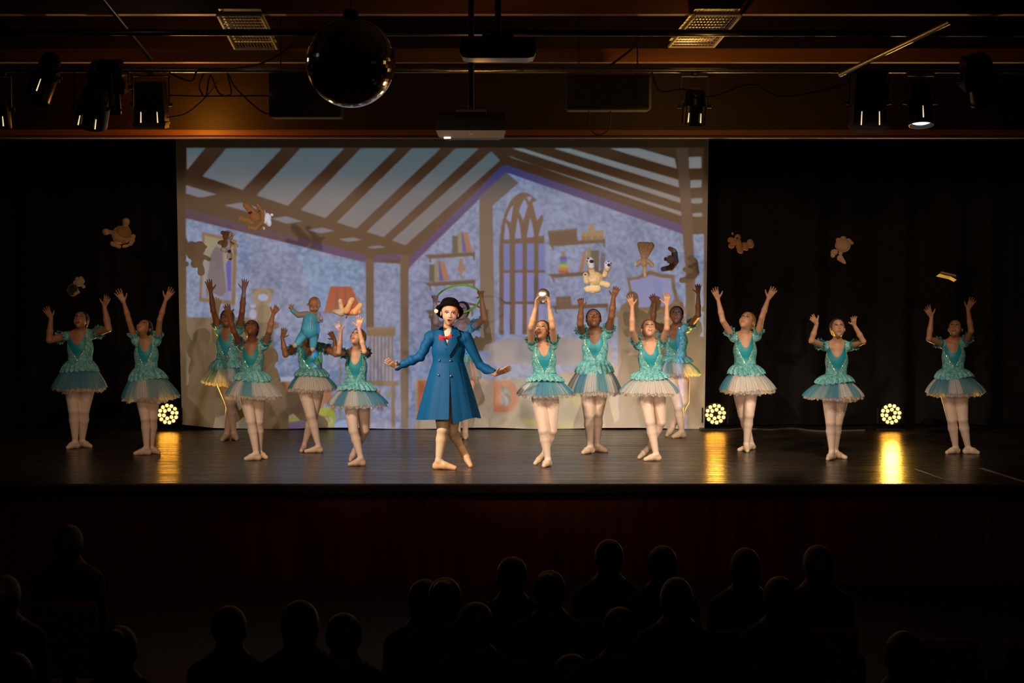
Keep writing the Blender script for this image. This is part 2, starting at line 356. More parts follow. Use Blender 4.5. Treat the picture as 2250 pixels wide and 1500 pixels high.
TULLE = tulle_mat(); LACE = lace_mat('turquoise_lace', (.060, .30, .36), (.12, .44, .49), (.25, .59, .62), 42)
SEQ = sequin_mat()
M_SKIN = mat('skin', rough=.5, attr='Col'); M_PANEL = mat('teal_lycra', (.006, .29, .39), .45)
M_TIGHTS = mat('pink_tights', (.86, .69, .61), .6); M_SHOE = mat('ballet_canvas', (.74, .57, .43), .55)

# ------------------------------------------------------------------ objects
def link(name, me, m=None, parent=None, smooth=True):
    if m is not None and not me.materials: me.materials.append(m)
    if smooth and len(me.polygons): me.polygons.foreach_set('use_smooth', np.ones(len(me.polygons), bool))
    o = bpy.data.objects.new(name, me); COL.objects.link(o)
    if parent is not None: o.parent = parent
    return o
def tag(o, label=None, cat=None, group=None, kind=None):
    if label: o['label'] = label
    if cat: o['category'] = cat
    if group: o['group'] = group
    if kind: o['kind'] = kind
    return o
def empty(name, loc, label=None, cat=None, group=None):
    o = bpy.data.objects.new(name, None); COL.objects.link(o); o.location = [float(v) for v in loc]; o.empty_display_size = .1
    return tag(o, label, cat, group)
def copy_tree(o, parent=None):
    c = o.copy(); COL.objects.link(c)
    if parent is not None: c.parent = parent
    for ch in list(o.children): copy_tree(ch, c)
    return c

def np_mesh(name, V, F, cols=None):
    V = np.asarray(V, np.float32); F = np.asarray(F, np.int32)
    me = bpy.data.meshes.new(name); k = F.shape[1] if len(F) else 4
    me.vertices.add(len(V)); me.vertices.foreach_set('co', V.ravel())
    me.loops.add(F.size); me.loops.foreach_set('vertex_index', F.ravel())
    me.polygons.add(len(F)); me.polygons.foreach_set('loop_start', np.arange(0, F.size, k, dtype=np.int32))
    me.update(calc_edges=True)
    if cols is not None:
        a = me.attributes.new('Col', 'FLOAT_COLOR', 'POINT'); c = np.ones((len(V), 4), np.float32); c[:, :cols.shape[1]] = cols
        a.data.foreach_set('color', c.ravel())
    return me

class MB:                          # collects boxes, bars, lathes in one mesh
    def __init__(s): s.bm = bmesh.new()
    def box(s, c, size, rot=None, bev=0.0):
        r = bmesh.ops.create_cube(s.bm, size=1.0); vs = r['verts']
        M = Matrix.Translation(Vector([float(v) for v in c])) @ (rot.to_4x4() if rot is not None else Matrix()) @ Matrix.Diagonal((*[float(v) for v in size], 1))
        bmesh.ops.transform(s.bm, matrix=M, verts=vs)
        if bev:
            es = list({e for v in vs for e in v.link_edges}); bmesh.ops.bevel(s.bm, geom=es, offset=bev, segments=2, affect='EDGES', profile=.5)
        return s
    def bar(s, a, b, r, r2=None, n=14, caps=True):
        a = Vector([float(v) for v in a]); b = Vector([float(v) for v in b]); d = b - a; r2 = r if r2 is None else r2
        q = d.to_track_quat('Z', 'Y').to_matrix().to_4x4()
        x = bmesh.ops.create_cone(s.bm, cap_ends=caps, segments=n, radius1=r, radius2=r2, depth=d.length)
        bmesh.ops.transform(s.bm, matrix=Matrix.Translation((a + b) / 2) @ q, verts=x['verts']); return s
    def tube(s, pts, r, n=8):
        pts = [Vector([float(v) for v in p]) for p in pts]; rings = []; up = Vector((0, 0, 1))
        for i, p in enumerate(pts):
            d = (pts[min(i + 1, len(pts) - 1)] - pts[max(i - 1, 0)]).normalized()
            x = d.cross(up);  x = x if x.length > 1e-3 else d.cross(Vector((1, 0, 0))); x.normalize(); y = x.cross(d)
            rr = r[i] if hasattr(r, '__len__') else r
            rings.append([s.bm.verts.new(p + (x * math.cos(2 * PI * k / n) + y * math.sin(2 * PI * k / n)) * rr) for k in range(n)])
        for a, b in zip(rings, rings[1:]):
            for k in range(n): s.bm.faces.new((a[k], a[(k + 1) % n], b[(k + 1) % n], b[k]))
        s.bm.faces.new(rings[0][::-1]); s.bm.faces.new(rings[-1]); return s
    def lathe(s, prof, M=None, n=28):
        rings = []
        for r, z in prof: rings.append([s.bm.verts.new((max(r, 1e-4) * math.cos(2 * PI * k / n), max(r, 1e-4) * math.sin(2 * PI * k / n), z)) for k in range(n)])
        for a, b in zip(rings, rings[1:]):
            for k in range(n): s.bm.faces.new((a[k], a[(k + 1) % n], b[(k + 1) % n], b[k]))
        if M is not None: bmesh.ops.transform(s.bm, matrix=M, verts=[v for r in rings for v in r])
        return s
    def prism(s, pts, y0, y1, M=None):          # outline in x,z between two depths
        a = [s.bm.verts.new((p[0], y0, p[1])) for p in pts]; b = [s.bm.verts.new((p[0], y1, p[1])) for p in pts]
        s.bm.faces.new(a); s.bm.faces.new(b[::-1]); n = len(pts)
        for i in range(n): s.bm.faces.new((a[i], b[i], b[(i + 1) % n], a[(i + 1) % n]))
        if M is not None: bmesh.ops.transform(s.bm, matrix=M, verts=a + b)
        return s
    def done(s, name, m=None, parent=None, smooth=False):
        bmesh.ops.recalc_face_normals(s.bm, faces=s.bm.faces); me = bpy.data.meshes.new(name); s.bm.to_mesh(me); s.bm.free()
        o = link(name, me, m, parent, smooth)
        if smooth:
            try: me.set_sharp_from_angle(angle=math.radians(40))
            except Exception: pass
        return o
# ------------------------------------------------------------------ implicit surfaces: soft unions meshed as ONE closed skin
VOX = 0.0045
def nrm(v):
    v = np.asarray(v, float); n = np.linalg.norm(v); return v / n if n > 1e-9 else np.array([0, 0, 1.0])
class Prim:
    __slots__ = ('kind', 'a', 'b', 'ra', 'rb', 'fl', 'R', 'r', 'k', 'op', 'tag', 'lo', 'hi')
def rc(a, b, ra, rb, k=.012, tag='', fl=1.0, op='add'):       # tapered limb
    p = Prim(); p.kind = 0; p.a = np.asarray(a, float); p.b = np.asarray(b, float); p.ra = ra; p.rb = rb; p.fl = fl; p.k = k; p.tag = tag; p.op = op
    m = max(ra, rb); p.lo = np.minimum(p.a, p.b) - m; p.hi = np.maximum(p.a, p.b) + m; return p
def el(c, r, R=None, k=.012, tag='', op='add'):               # ellipsoid with its own axes (rows of R)
    p = Prim(); p.kind = 1; p.a = np.asarray(c, float); p.r = np.asarray(r, float) * np.ones(3); p.R = np.eye(3) if R is None else np.asarray(R, float)
    p.k = k; p.tag = tag; p.op = op; m = np.sqrt(((p.R.T * p.r) ** 2).sum(1)); p.lo = p.a - m; p.hi = p.a + m; return p
def pd(p, X, Y, Z):
    if p.kind == 0:
        f = p.fl; a = p.a.copy(); b = p.b.copy(); a[1] /= f; b[1] /= f; Yf = Y / f; d = b - a; L = max(d @ d, 1e-12)
        t = np.clip(((X - a[0]) * d[0] + (Yf - a[1]) * d[1] + (Z - a[2]) * d[2]) / L, 0, 1)
        q = np.sqrt((X - a[0] - t * d[0]) ** 2 + (Yf - a[1] - t * d[1]) ** 2 + (Z - a[2] - t * d[2]) ** 2) - (p.ra + (p.rb - p.ra) * t)
        return q * (1.0 if f == 1 else .85)
    x = X - p.a[0]; y = Y - p.a[1]; z = Z - p.a[2]; k0 = 0; k1 = 0
    for i in range(3):
        q = p.R[i, 0] * x + p.R[i, 1] * y + p.R[i, 2] * z
        k0 = k0 + (q / p.r[i]) ** 2; k1 = k1 + (q / p.r[i] ** 2) ** 2
    k0 = np.sqrt(k0); return k0 * (k0 - 1) / np.maximum(np.sqrt(k1), 1e-6)
def smin(a, b, k):
    h = np.clip(.5 + .5 * (b - a) / k, 0, 1); return b + (a - b) * h - k * h * (1 - h)
def surface(prims, vox=None):
    vox = vox or VOX; lo = np.min([p.lo for p in prims if p.op == 'add'], 0) - 4 * vox; hi = np.max([p.hi for p in prims if p.op == 'add'], 0) + 4 * vox
    n = np.ceil((hi - lo) / vox).astype(int) + 1; g = np.full(n, .12, np.float32)
    ax = [(lo[i] + vox * np.arange(n[i])).astype(np.float32) for i in range(3)]
    for p in prims:
        m = p.k + 3 * vox
        i0 = np.maximum(((p.lo - m - lo) / vox).astype(int), 0); i1 = np.minimum(((p.hi + m - lo) / vox).astype(int) + 2, n)
        if (i1 <= i0).any(): continue
        s = tuple(slice(a, b) for a, b in zip(i0, i1))
        d = pd(p, ax[0][s[0]][:, None, None], ax[1][s[1]][None, :, None], ax[2][s[2]][None, None, :])
        if p.op == 'add': g[s] = smin(g[s], d, p.k)
        else: g[s] = -smin(-g[s], d, p.k)
    ins = g < 0; c = ins[:-1, :-1, :-1].astype(np.int8)
    for dx in (0, 1):
        for dy in (0, 1):
            for dz in (0, 1):
                if dx + dy + dz: c = c + ins[dx:n[0] - 1 + dx, dy:n[1] - 1 + dy, dz:n[2] - 1 + dz]
    I, J, K = np.nonzero((c > 0) & (c < 8)); idx = np.full(c.shape, -1, np.int32); idx[I, J, K] = np.arange(len(I))
    val = {(a, b, d): g[I + a, J + b, K + d] for a in (0, 1) for b in (0, 1) for d in (0, 1)}
    acc = np.zeros((len(I), 3)); cnt = np.zeros(len(I))
    cs = list(val)
    for u in cs:
        for ax_ in range(3):
            if u[ax_] == 0:
                v = list(u); v[ax_] = 1; v = tuple(v); f0 = val[u]; f1 = val[v]; x = (f0 < 0) != (f1 < 0)
                t = np.where(x, f0 / np.where(x, f0 - f1, 1), 0); pos = np.repeat(np.array(u, float)[None], len(I), 0); pos[:, ax_] += t
                acc += pos * x[:, None]; cnt += x
    V = lo + vox * (np.stack([I, J, K], 1) + acc / cnt[:, None])
    F = []
    for ax_ in range(3):
        o1, o2 = [(1, 2), (2, 0), (0, 1)][ax_]
        a = np.take(ins, range(0, n[ax_] - 1), ax_); b = np.take(ins, range(1, n[ax_]), ax_)
        E = np.argwhere(a != b); E = E[(E[:, o1] > 0) & (E[:, o2] > 0)]
        fl = a[E[:, 0], E[:, 1], E[:, 2]]
        q = []
        for d1, d2 in ((-1, -1), (0, -1), (0, 0), (-1, 0)):
            e = E.copy(); e[:, o1] += d1; e[:, o2] += d2; q.append(idx[e[:, 0], e[:, 1], e[:, 2]])
        q = np.stack(q, 1); q[~fl] = q[~fl][:, ::-1]; F.append(q)
    return V, np.concatenate(F)
def tags_at(prims, V):
    best = np.full(len(V), 9.0); t = np.zeros(len(V), int); names = sorted({p.tag for p in prims if p.op == 'add'})
    for p in prims:
        if p.op != 'add': continue
        d = pd(p, V[:, 0], V[:, 1], V[:, 2]); m = d < best; best[m] = d[m]; t[m] = names.index(p.tag)
    return np.array(names)[t]
def vnormals(V, F):
    n = np.zeros_like(V); a = np.cross(V[F[:, 2]] - V[F[:, 0]], V[F[:, 3]] - V[F[:, 1]])
    for i in range(4): np.add.at(n, F[:, i], a)
    return n / np.maximum(np.linalg.norm(n, axis=1, keepdims=True), 1e-12)
def shell(name, V, F, N, mask, off, m, parent, cols=None, biggest=False):
    f = F[mask[F].all(1)]
    if not len(f): return None
    if biggest:                        # leave out stray flecks
        lab = np.arange(len(V))
        while True:
            m_ = lab[f].min(1); l2 = lab.copy(); np.minimum.at(l2, f.ravel(), np.repeat(m_, 4)); l2 = l2[l2]
            if (l2 == lab).all(): break
            lab = l2
        r_, n_ = np.unique(lab[f[:, 0]], return_counts=True); f = f[lab[f[:, 0]] == r_[n_.argmax()]]
    u, inv = np.unique(f, return_inverse=True)
    o_ = off[u][:, None] if hasattr(off, '__len__') else off
    return link(name, np_mesh(name, V[u] + N[u] * o_, inv.reshape(f.shape), None if cols is None else cols[u]), m, parent)
def blob(name, prims, m, parent=None, vox=.004, col=None):
    V, F = surface(prims, vox); return link(name, np_mesh(name, V, F, col), m, parent)

def band(name, fn, nA, nT, m, parent=None, colf=None, a0=0.0, a1=2 * PI):     # cloth ring: fn(angle, t) -> xyz
    closed = abs(a1 - a0 - 2 * PI) < 1e-6
    na = nA if closed else nA + 1
    A = a0 + (a1 - a0) * np.arange(na) / nA; T = np.linspace(0, 1, nT + 1)
    th, t = np.meshgrid(A, T, indexing='ij'); V = np.stack(fn(th, t), -1).reshape(-1, 3)
    i = np.arange(nA)[:, None]; j = np.arange(nT)[None]; i2 = (i + 1) % na; w_ = nT + 1
    F = np.stack([i * w_ + j, i2 * w_ + j, i2 * w_ + j + 1, i * w_ + j + 1], -1).reshape(-1, 4)
    c = None if colf is None else colf(th, t).reshape(len(V), -1)
    return link(name, np_mesh(name, V, F, c), m, parent)

SKINS = {'fair': (.62, .36, .25), 'light': (.56, .31, .20), 'tan': (.42, .21, .12), 'brown': (.20, .088, .045), 'mid': (.30, .135, .07)}

def head_frame(yaw, pitch, roll):
    y, p, r_ = (math.radians(v) for v in (yaw, pitch, roll))
    f = np.array([math.sin(y) * math.cos(p), -math.cos(y) * math.cos(p), math.sin(p)]); r = np.array([math.cos(y), math.sin(y), 0.0])
    u = nrm(np.cross(f, r))
    r2 = r * math.cos(r_) + u * math.sin(r_); u2 = u * math.cos(r_) - r * math.sin(r_)
    return np.stack([r2, f, u2])          # rows: image-right, facing, up

def head_prims(c, R, h, mouth=0.0, k=1.0, slim=False):
    jw, jz = (.235, .37) if slim else (.265, .36)
    def P(x, y, z): return c + h * (x * R[0] + y * R[1] + z * R[2])
    def E(x, y, z, rx, ry, rz, kk=.03, op='add'): return el(P(x, y, z), (rx * h, ry * h, rz * h), R, kk * h, 'head', op)
    L = [E(0, -.05, .13, .345, .42, .37), E(0, .10, -.10, jw, .30, jz, .10), E(0, .20, -.40, .075 if slim else .09, .095, .09, .07),
         E(.15, .20, -.14, .12, .14, .12, .10), E(-.15, .20, -.14, .12, .14, .12, .10),
         E(0, .30, .15, .21, .09, .05, .07),
         E(.13, .415, .02, .085, .075, .05, .035, 'sub'), E(-.13, .415, .02, .085, .075, .05, .035, 'sub'),
         E(.13, .315, .015, .075, .062, .058, .012), E(-.13, .315, .015, .075, .062, .058, .012),
         rc(P(0, .37, .02), P(0, .445, -.13), .03 * h, .052 * h, .03 * h, 'head'),
         E(.05, .385, -.145, .038, .04, .032, .02), E(-.05, .385, -.145, .038, .04, .032, .02),
         E(0, .365, -.238, .095, .05, .026, .018), E(0, .355, -.285 - mouth * .05, .082, .05, .028, .018),
         E(.345, -.04, -.02, .03, .075, .11, .02), E(-.345, -.04, -.02, .03, .075, .11, .02)]
    if mouth > 0: L.append(E(0, .42, -.262 - mouth * .025, .07, .09, .02 + .035 * mouth, .008, 'sub'))
    return L
def paint_face(V, m, c, R, h, C, skin, mouth, brow=0.0, slim=False):
    q = (V - c) / h; x = q @ R[0]; y = q @ R[1]; z = q @ R[2]; fr = m & (y > .16); s = np.array(skin)
    ch = fr & ((np.abs(x) - .17) ** 2 + (z + .10) ** 2 < .006); C[ch] = s * [1.05, .86, .82]
    lip = fr & ((x / .115) ** 2 + ((z + .262 + mouth * .02) / (.058 + mouth * .03)) ** 2 < 1); C[lip] = s * .62 + np.array([.16, .012, .018])
    if mouth > 0:
        mo = fr & ((x / .078) ** 2 + ((z + .262 + mouth * .025) / (.018 + .034 * mouth)) ** 2 < 1); C[mo] = (.035, .008, .008)
        te = mo & (z > -.262 + mouth * .004) & (y > .25); C[te] = (.6, .55, .48)
    ax_ = np.abs(x)
    lid = fr & (((ax_ - .13) / .095) ** 2 + ((z - .035) / .055) ** 2 < 1); C[lid] = s * [.5, .42, .42]
    eye = fr & (((ax_ - .13) / .068) ** 2 + ((z - .012) / .034) ** 2 < 1); C[eye] = (.42, .38, .34)
    iris = fr & ((ax_ - .13) ** 2 + (z - .022) ** 2 < .0013); C[iris] = (.02, .012, .008)
    lash = fr & (((ax_ - .13) / .085) ** 2 < 1) & (np.abs(z - .048 + 2.2 * (ax_ - .13) ** 2) < .013); C[lash] = (.012, .008, .008)
    bz = .125 - brow * (ax_ - .06) * .5 - 2.2 * (ax_ - .13) ** 2
    br = fr & (ax_ > .05) & (ax_ < .22) & (np.abs(z - bz) < (.010 if slim else .015)); C[br] = s * (.30 if slim else .15)

def hand_prims(wr, tip, n, side, sc, curl=.25, spread=1.0, tag='arm', fist=False):
    d = nrm(tip - wr); L = np.linalg.norm(tip - wr) if not fist else .145 * sc; n = nrm(n - d * (n @ d)); s = np.cross(d, n)
    s = s if s[0] * side > 0 else -s                       # s points to the thumb side
    L = max(L, .115 * sc); P = []
    wd = .165 * L
    for o, r in ((.95, .0105), (.33, .011), (-.33, .011), (-.95, .010)):
        P.append(rc(wr + d * .05 * L + s * o * wd * .55, wr + d * .50 * L + s * o * wd, r * sc * .95, r * sc, .010, tag))
    for o, l, a in ((1.0, .40, .20), (.35, .46, .06), (-.33, .43, -.08), (-1.0, .33, -.24)):
        b = wr + d * .50 * L + s * o * wd; a = a * spread
        dd = nrm(d * math.cos(a) + s * math.sin(a) + n * curl * .35); c1 = b + dd * l * L * .52
        d2 = nrm(dd + n * (curl * (1.6 if not fist else 3.0))); c2 = c1 + d2 * l * L * .48
        P += [rc(b, c1, .0082 * sc, .0074 * sc, .005, tag), rc(c1, c2, .0074 * sc, .0058 * sc, .004, tag)]
        if fist:
            d3 = nrm(d2 - d * 1.4 + n * .3); P.append(rc(c2, c2 + d3 * l * L * .3, .006 * sc, .0058 * sc, .004, tag))
    b = wr + d * .14 * L + s * wd * .9; td = nrm(d * .62 + s * .78 + n * (.18 if not fist else .8)); c1 = b + td * .25 * L
    P += [rc(b, c1, .0108 * sc, .0085 * sc, .008, tag), rc(c1, c1 + nrm(td + d * .35 + n * .1) * .19 * L, .0082 * sc, .0062 * sc, .004, tag)]
    return P

def vec_at(px, base, Ybase, L, fwd=-1.0, mx=.94):
    """a joint seen at px whose distance from base is L: depth follows from the limb's length"""
    p = W(px[0], px[1], Ybase); d = np.linalg.norm((p - base)[[0, 2]]); dy = math.sqrt(max(0, L * L - min(d, L) ** 2)); dy = min(dy, mx * L)
    return W(px[0], px[1], Ybase + fwd * dy)

def person(S, label, category='person', group='dancers in turquoise tutus'):
    """S: joints in pixels plus build; returns the Empty, body arrays and joints"""
    toes = [l['toe'] for l in S['legs']]
    toeP = [onplane(t[0], t[1], .012) for t in toes]
    Y0 = float(np.mean([p[1] for p in toeP])) + S.get('dy', .04); s = scale_at(Y0)
    wc = S['waist']; H = S.get('H') or float(np.clip((np.mean([t[1] for t in toes]) - S['crown'][1]) / s * 1.02, 1.25, 1.55)); sc = H / 1.45; fat = S.get('fat', 1.0)
    base = np.array([W(wc[0], wc[1], Y0)[0], Y0, 0.0])
    root = empty('person', base, label, category, group)
    skin = SKINS[S['skin']]
    J = {}
    for q in 'LR': J['sh' + q] = W(*S['sh' + q], Y0 + .01)
    LU, LF = .172 * H, .15 * H
    for q in 'LR':
        J['el' + q] = vec_at(S['el' + q], J['sh' + q], J['sh' + q][1], LU, S.get('fwdU', -1))
        J['wr' + q] = vec_at(S['wr' + q], J['el' + q], J['el' + q][1], LF, S.get('fwdF', -.35))
        J['tip' + q] = vec_at(S['tip' + q], J['wr' + q], J['wr' + q][1], .11 * H, S.get('fwdH', -.5))
    waist = W(wc[0], wc[1], Y0); wr_ = S.get('whw', 24) / s * .90; chest = (J['shL'] + J['shR']) / 2; shw = np.linalg.norm((J['shR'] - J['shL'])[[0, 2]]) / 2
    lat = nrm((J['shR'] - J['shL']) * [1, .3, 1])
    spine = nrm(chest - waist); hl = np.linalg.norm(chest - waist)
    hip = waist + np.array([S.get('hipdx', 0) / s, 0, -.115 * sc]); hipw = .075 * sc * fat
    P = []; cw = min(max(wr_ * 1.12, shw * .74), wr_ * 1.35)
    fl = .70
    tor = [rc(waist, waist + spine * hl * .56, wr_, cw, .02, 'torso', fl), rc(waist + spine * hl * .5, waist + spine * hl * .82, cw, cw * .78, .02, 'torso', fl),
           rc(hip + [-hipw * .38, 0, 0], hip + [hipw * .38, 0, 0], wr_ * 1.02, wr_ * 1.02, .03, 'torso', .8), rc(waist, hip, wr_ * .98, wr_ * 1.1, .03, 'torso', .76),
           rc(J['shL'] + lat * .02 - [0, 0, .01], J['shR'] - lat * .02 - [0, 0, .01], .040 * sc, .040 * sc, .03, 'torso')]
    P += tor
    # head
    c0, c1 = S['crown'], S['chin']; pit = S.get('pitch', 30) + (0 if S.get('slim') else 7); h = S.get('hh', .150 * H); yaw = S.get('yaw', 0)
    hc = W((c0[0] + c1[0]) / 2, (c0[1] + c1[1]) / 2, Y0 + .0) + np.array([0, -.012 + .0 * pit, 0])
    R = head_frame(yaw, pit, S.get('roll', 0)); mo = S.get('mouth', 0.0)
    nb = chest + np.array([0, .012, .012]); P.append(rc(nb, hc - R[2] * .22 * h - R[1] * .10 * h, .047 * sc * (fat ** .5), .043 * sc, .025, 'neck'))
    P.append(rc(J['shL'] * .72 + chest * .28 + [0, .01, .02], nb + [0, .005, .045 * sc], .024 * sc, .03 * sc, .03, 'torso')); P.append(rc(J['shR'] * .72 + chest * .28 + [0, .01, .02], nb + [0, .005, .045 * sc], .024 * sc, .03 * sc, .03, 'torso'))
    P += head_prims(hc, R, h, mo, 1, S.get('slim', False))
    # arms and hands
    for q, sd in (('L', 1), ('R', -1)):
        a, b, c_, t = J['sh' + q], J['el' + q], J['wr' + q], J['tip' + q]; f = fat ** .7
        P += [rc(a, b, .038 * sc * f, .029 * sc * f, .022, 'upper' + q), rc(b, b * .6 + c_ * .4, .029 * sc * f, .029 * sc * f, .01, 'fore' + q), rc(b * .6 + c_ * .4, c_, .029 * sc * f, .0185 * sc * f ** .6, .012, 'fore' + q)]
        n = np.asarray(S.get('palm' + q, (0, -1, .25)), float)
        P += hand_prims(c_, t, n, sd * S.get('thumb' + q, 1), sc, S.get('curl', .22), S.get('spread', 1.0), 'hand' + q, S.get('fist', False))
    # legs and feet
    legs = []
    for i, (l, tp) in enumerate(zip(S['legs'], toeP)):
        hx = hip + np.array([l['side'] * hipw, 0, -.01]); pt = l.get('mode') == 'point'
        aY = tp[1] + (.03 if pt else math.sqrt(max(0.0009, (.115 * sc) ** 2 - min(abs(W(*l['ank'], tp[1])[0] - tp[0]), .11 * sc) ** 2))) + l.get('ady', 0)
        an = W(*l['ank'], aY)
        if not pt: an[2] = float(np.clip(an[2], .055, .085))
        kY = (hx[1] + aY) / 2 - .035 + l.get('kdy', 0); kn = W(*l['knee'], kY); tk = S.get('leg', 1.0) * sc; g = 'leg%d' % i
        P += [rc(hx, kn, .077 * tk, .047 * tk, .014, g), rc(hx * .6 + kn * .4, kn, .068 * tk, .046 * tk, .012, g), rc(kn, kn * .68 + an * .32 + [0, .012, 0], .045 * tk, .046 * tk, .012, g),
              rc(kn * .68 + an * .32 + [0, .012, 0], an, .046 * tk, .026 * sc, .012, g)]
        fd = tp - an; fd[2] = 0; fd = nrm(fd); ft = 'foot%d' % i
        if pt:
            P += [rc(an, an * .45 + tp * .55, .027 * sc, .028 * sc, .012, ft), rc(an * .45 + tp * .55, tp + [0, 0, .006], .028 * sc, .015 * sc, .010, ft), rc(an, an + (an - kn) * .06 + [0, .035, .01], .024 * sc, .022 * sc, .014, ft)]
        else:
            he = np.array([an[0], an[1], .028 * sc]) - fd * .022 * sc; mid = np.array([an[0], an[1], .034 * sc]) + fd * .055 * sc; tz = np.array([tp[0], tp[1], .017])
            P += [rc(an, he, .026 * sc, .027 * sc, .012, ft), rc(an, mid, .025 * sc, .027 * sc, .014, ft), rc(he, mid, .026 * sc, .026 * sc, .014, ft), rc(mid, tz, .029 * sc, .0165 * sc, .012, ft)]
        legs.append((hx, kn, an))
    for p in P: p.a = p.a - base; p.lo = p.lo - base; p.hi = p.hi - base
    for p in P:
        if p.kind == 0: p.b = p.b - base
    V, F = surface(P, S.get('vox')); N = vnormals(V, F); T = tags_at(P, V)
    C = np.repeat(np.array(skin)[None], len(V), 0); hm = T == 'head'; paint_face(V, hm, hc - base, R, h, C, skin, mo, S.get('brow', 0), S.get('slim', False))
    body = link('body', np_mesh('body', V, F, C), M_SKIN, root)
    for k_ in J: J[k_] = J[k_] - base
    return dict(root=root, V=V, F=F, N=N, T=T, J=J, waist=waist - base, hip=hip - base, chest=chest - base, spine=spine, lat=lat, hl=hl, shw=shw, wr=wr_, sc=sc, H=H, s=s, Y0=Y0, base=base,
                hc=hc - base, R=R, h=h, hipw=hipw, fl=fl, nb=nb - base, cw=cw, P=P)

def frill(name, c, axis, r0, r1, l, waves, amp, m, parent, seed=0, M=None, col=None):
    ax_ = nrm(axis); x = nrm(np.cross(ax_, [0, 1, .2])); y = np.cross(ax_, x); rg = np.random.RandomState(seed); ph = rg.rand() * 6
    def fn(th, t):
        r = r0 + (r1 - r0) * t ** .8 + amp * t * np.sin(waves * th + ph + 1.2 * np.sin(3 * th)); z = l * t + amp * .8 * t * np.cos(waves * th * .5 + ph)
        return tuple(c[i] + x[i] * r * np.cos(th) + y[i] * r * np.sin(th) + ax_[i] * z for i in range(3))
    return band(name, fn, max(48, waves * 8), 5, m, parent)

HAIRC = {'dark': (.012, .008, .006), 'brown': (.045, .022, .012), 'fair': (.30, .15, .06), 'auburn': (.09, .035, .016)}
def hair(B, colour, band_=False):
    c, R, h = B['hc'], B['R'], B['h']
    def P(x, y, z): return c + h * (x * R[0] + y * R[1] + z * R[2])
    pr = [el(P(0, -.055, .135), (.365 * h, .445 * h, .392 * h), R, .01, 'h'), el(P(0, -.20, -.02), (.30 * h, .30 * h, .30 * h), R, .04 * h, 'h'),
          el(P(0, .62, -.16), (.62 * h, .50 * h, .60 * h), R, .02 * h, 'h', 'sub'), el(P(0, -.10, -.55), (.7 * h, .7 * h, .30 * h), R, .02 * h, 'h', 'sub'),
          el(P(0, -.50, .16), (.16 * h, .13 * h, .16 * h), R, .015 * h, 'h')]
    return blob('hair', pr, mat('hair_' + colour, HAIRC[colour], .42), B['root'], .0055)

def tutu(B, S, seed):
    rg = np.random.RandomState(seed); root = B['root']; s = B['s']; c = B['waist'].copy()
    lx, rx, hem = S['skirt']; cx = (lx + rx) / 2; Rr = (rx - lx) / 2 / s; offx = (W(cx, S['waist'][1], B['Y0']) - B['base'])[0] - c[0]
    drop = max(.10, (hem - S['waist'][1]) / s - .035); a0 = B['wr'] * 1.04; fl = .82
    npan = 13; pc = []
    for i in range(npan): pc.append([(.07, .37, .62), (.78, .84, .90), (.28, .54, .68), (.70, .78, .86), (.11, .44, .62)][rg.randint(5)])
    if S.get('white'): pc = [(.88, .85, .84) if abs(((i + .5) / npan * 2 * PI) - 3 * PI / 2 + S.get('wshift', 0)) < S['white'] else pc[i] for i in range(npan)]
    pc = np.array(pc)
    def layer(name, r_k, d_k, up, amp, np_, colf, sd, pl):
        g = np.random.RandomState(sd); nA = 240; jag = g.rand(nA) * .016; wob = sum(g.randn() * .02 * np.sin(k * 2 * PI * np.arange(nA) / nA + g.rand() * 6) for k in (2, 3, 5)); ph = g.rand() * 6; tilt = S.get('tilt', 0) / s
        def fn(th, t):
            i = (np.round(th / (2 * PI) * nA).astype(int)) % nA
            rip = np.sin(pl * th + ph) * amp * t ** .8 + np.sin(pl * .5 * th + 2 * ph) * amp * .8 * t
            r = a0 + (Rr * r_k - a0) * (1 - (1 - t) ** 1.25) + rip + jag[i] * t ** 3 * .6
            z = up - drop * d_k * (t ** 1.15) * (1 + wob[i]) - jag[i] * t ** 3 + np.cos(pl * th * .5 + ph) * amp * .6 * t
            z = z + tilt * np.cos(th) * t
            return c[0] + offx * t + r * np.cos(th), c[1] + fl * r * np.sin(th), c[2] + z
        return band(name, fn, nA, 9, TULLE, root, colf)
    def c_out(th, t):
        f = th / (2 * PI) * npan; i = f.astype(int) % npan; j = (i + 1) % npan; u = np.clip((f - np.floor(f) - .8) / .2, 0, 1)[..., None]
        col = pc[i] * (1 - u) + pc[j] * u; st = .5 + .5 * np.sin(th * 97 + 3 * np.sin(th * 13)); al = .58 + .32 * st - .10 * t
        return np.concatenate([col * (.82 + .3 * st[..., None]), al[..., None]], -1)
    def c_in(th, t):
        st = .5 + .5 * np.sin(th * 83 + 2 * np.sin(th * 9)); col = np.array([.82, .78, .77])[None, None] * (.85 + .25 * st[..., None]); al = .42 + .28 * st - .08 * t
        return np.concatenate([col, al[..., None]], -1)
    layer('tulle_skirt', 1.0, 1.0, -.03, .008, 0, c_out, seed, 58); layer('underskirt', .955, 1.05, -.045, .009, 0, c_in, seed + 50, 52); layer('underskirt', .80, 1.10, -.05, .009, 0, c_in, seed + 90, 36)
    R2 = a0 + (Rr - a0) * .50; ph = rg.rand() * 6
    def pf(th, t):
        w_ = 21; rip = .010 * t * np.sin(w_ * th + ph + .8 * np.sin(4 * th))
        r = a0 * .96 + .004 + (R2 - a0) * (1 - (1 - t) ** 1.5) + rip; z = .016 - drop * .50 * t ** 1.25 + .007 * t * np.cos(w_ * th + ph) + .012 * t * np.sin(2 * th + ph) + S.get('tilt', 0) / s * .5 * np.cos(th) * t
        return c[0] + offx * t * .5 + r * np.cos(th), c[1] + .78 * r * np.sin(th), c[2] + z
    band('lace_peplum', pf, 252, 8, LACE, root)

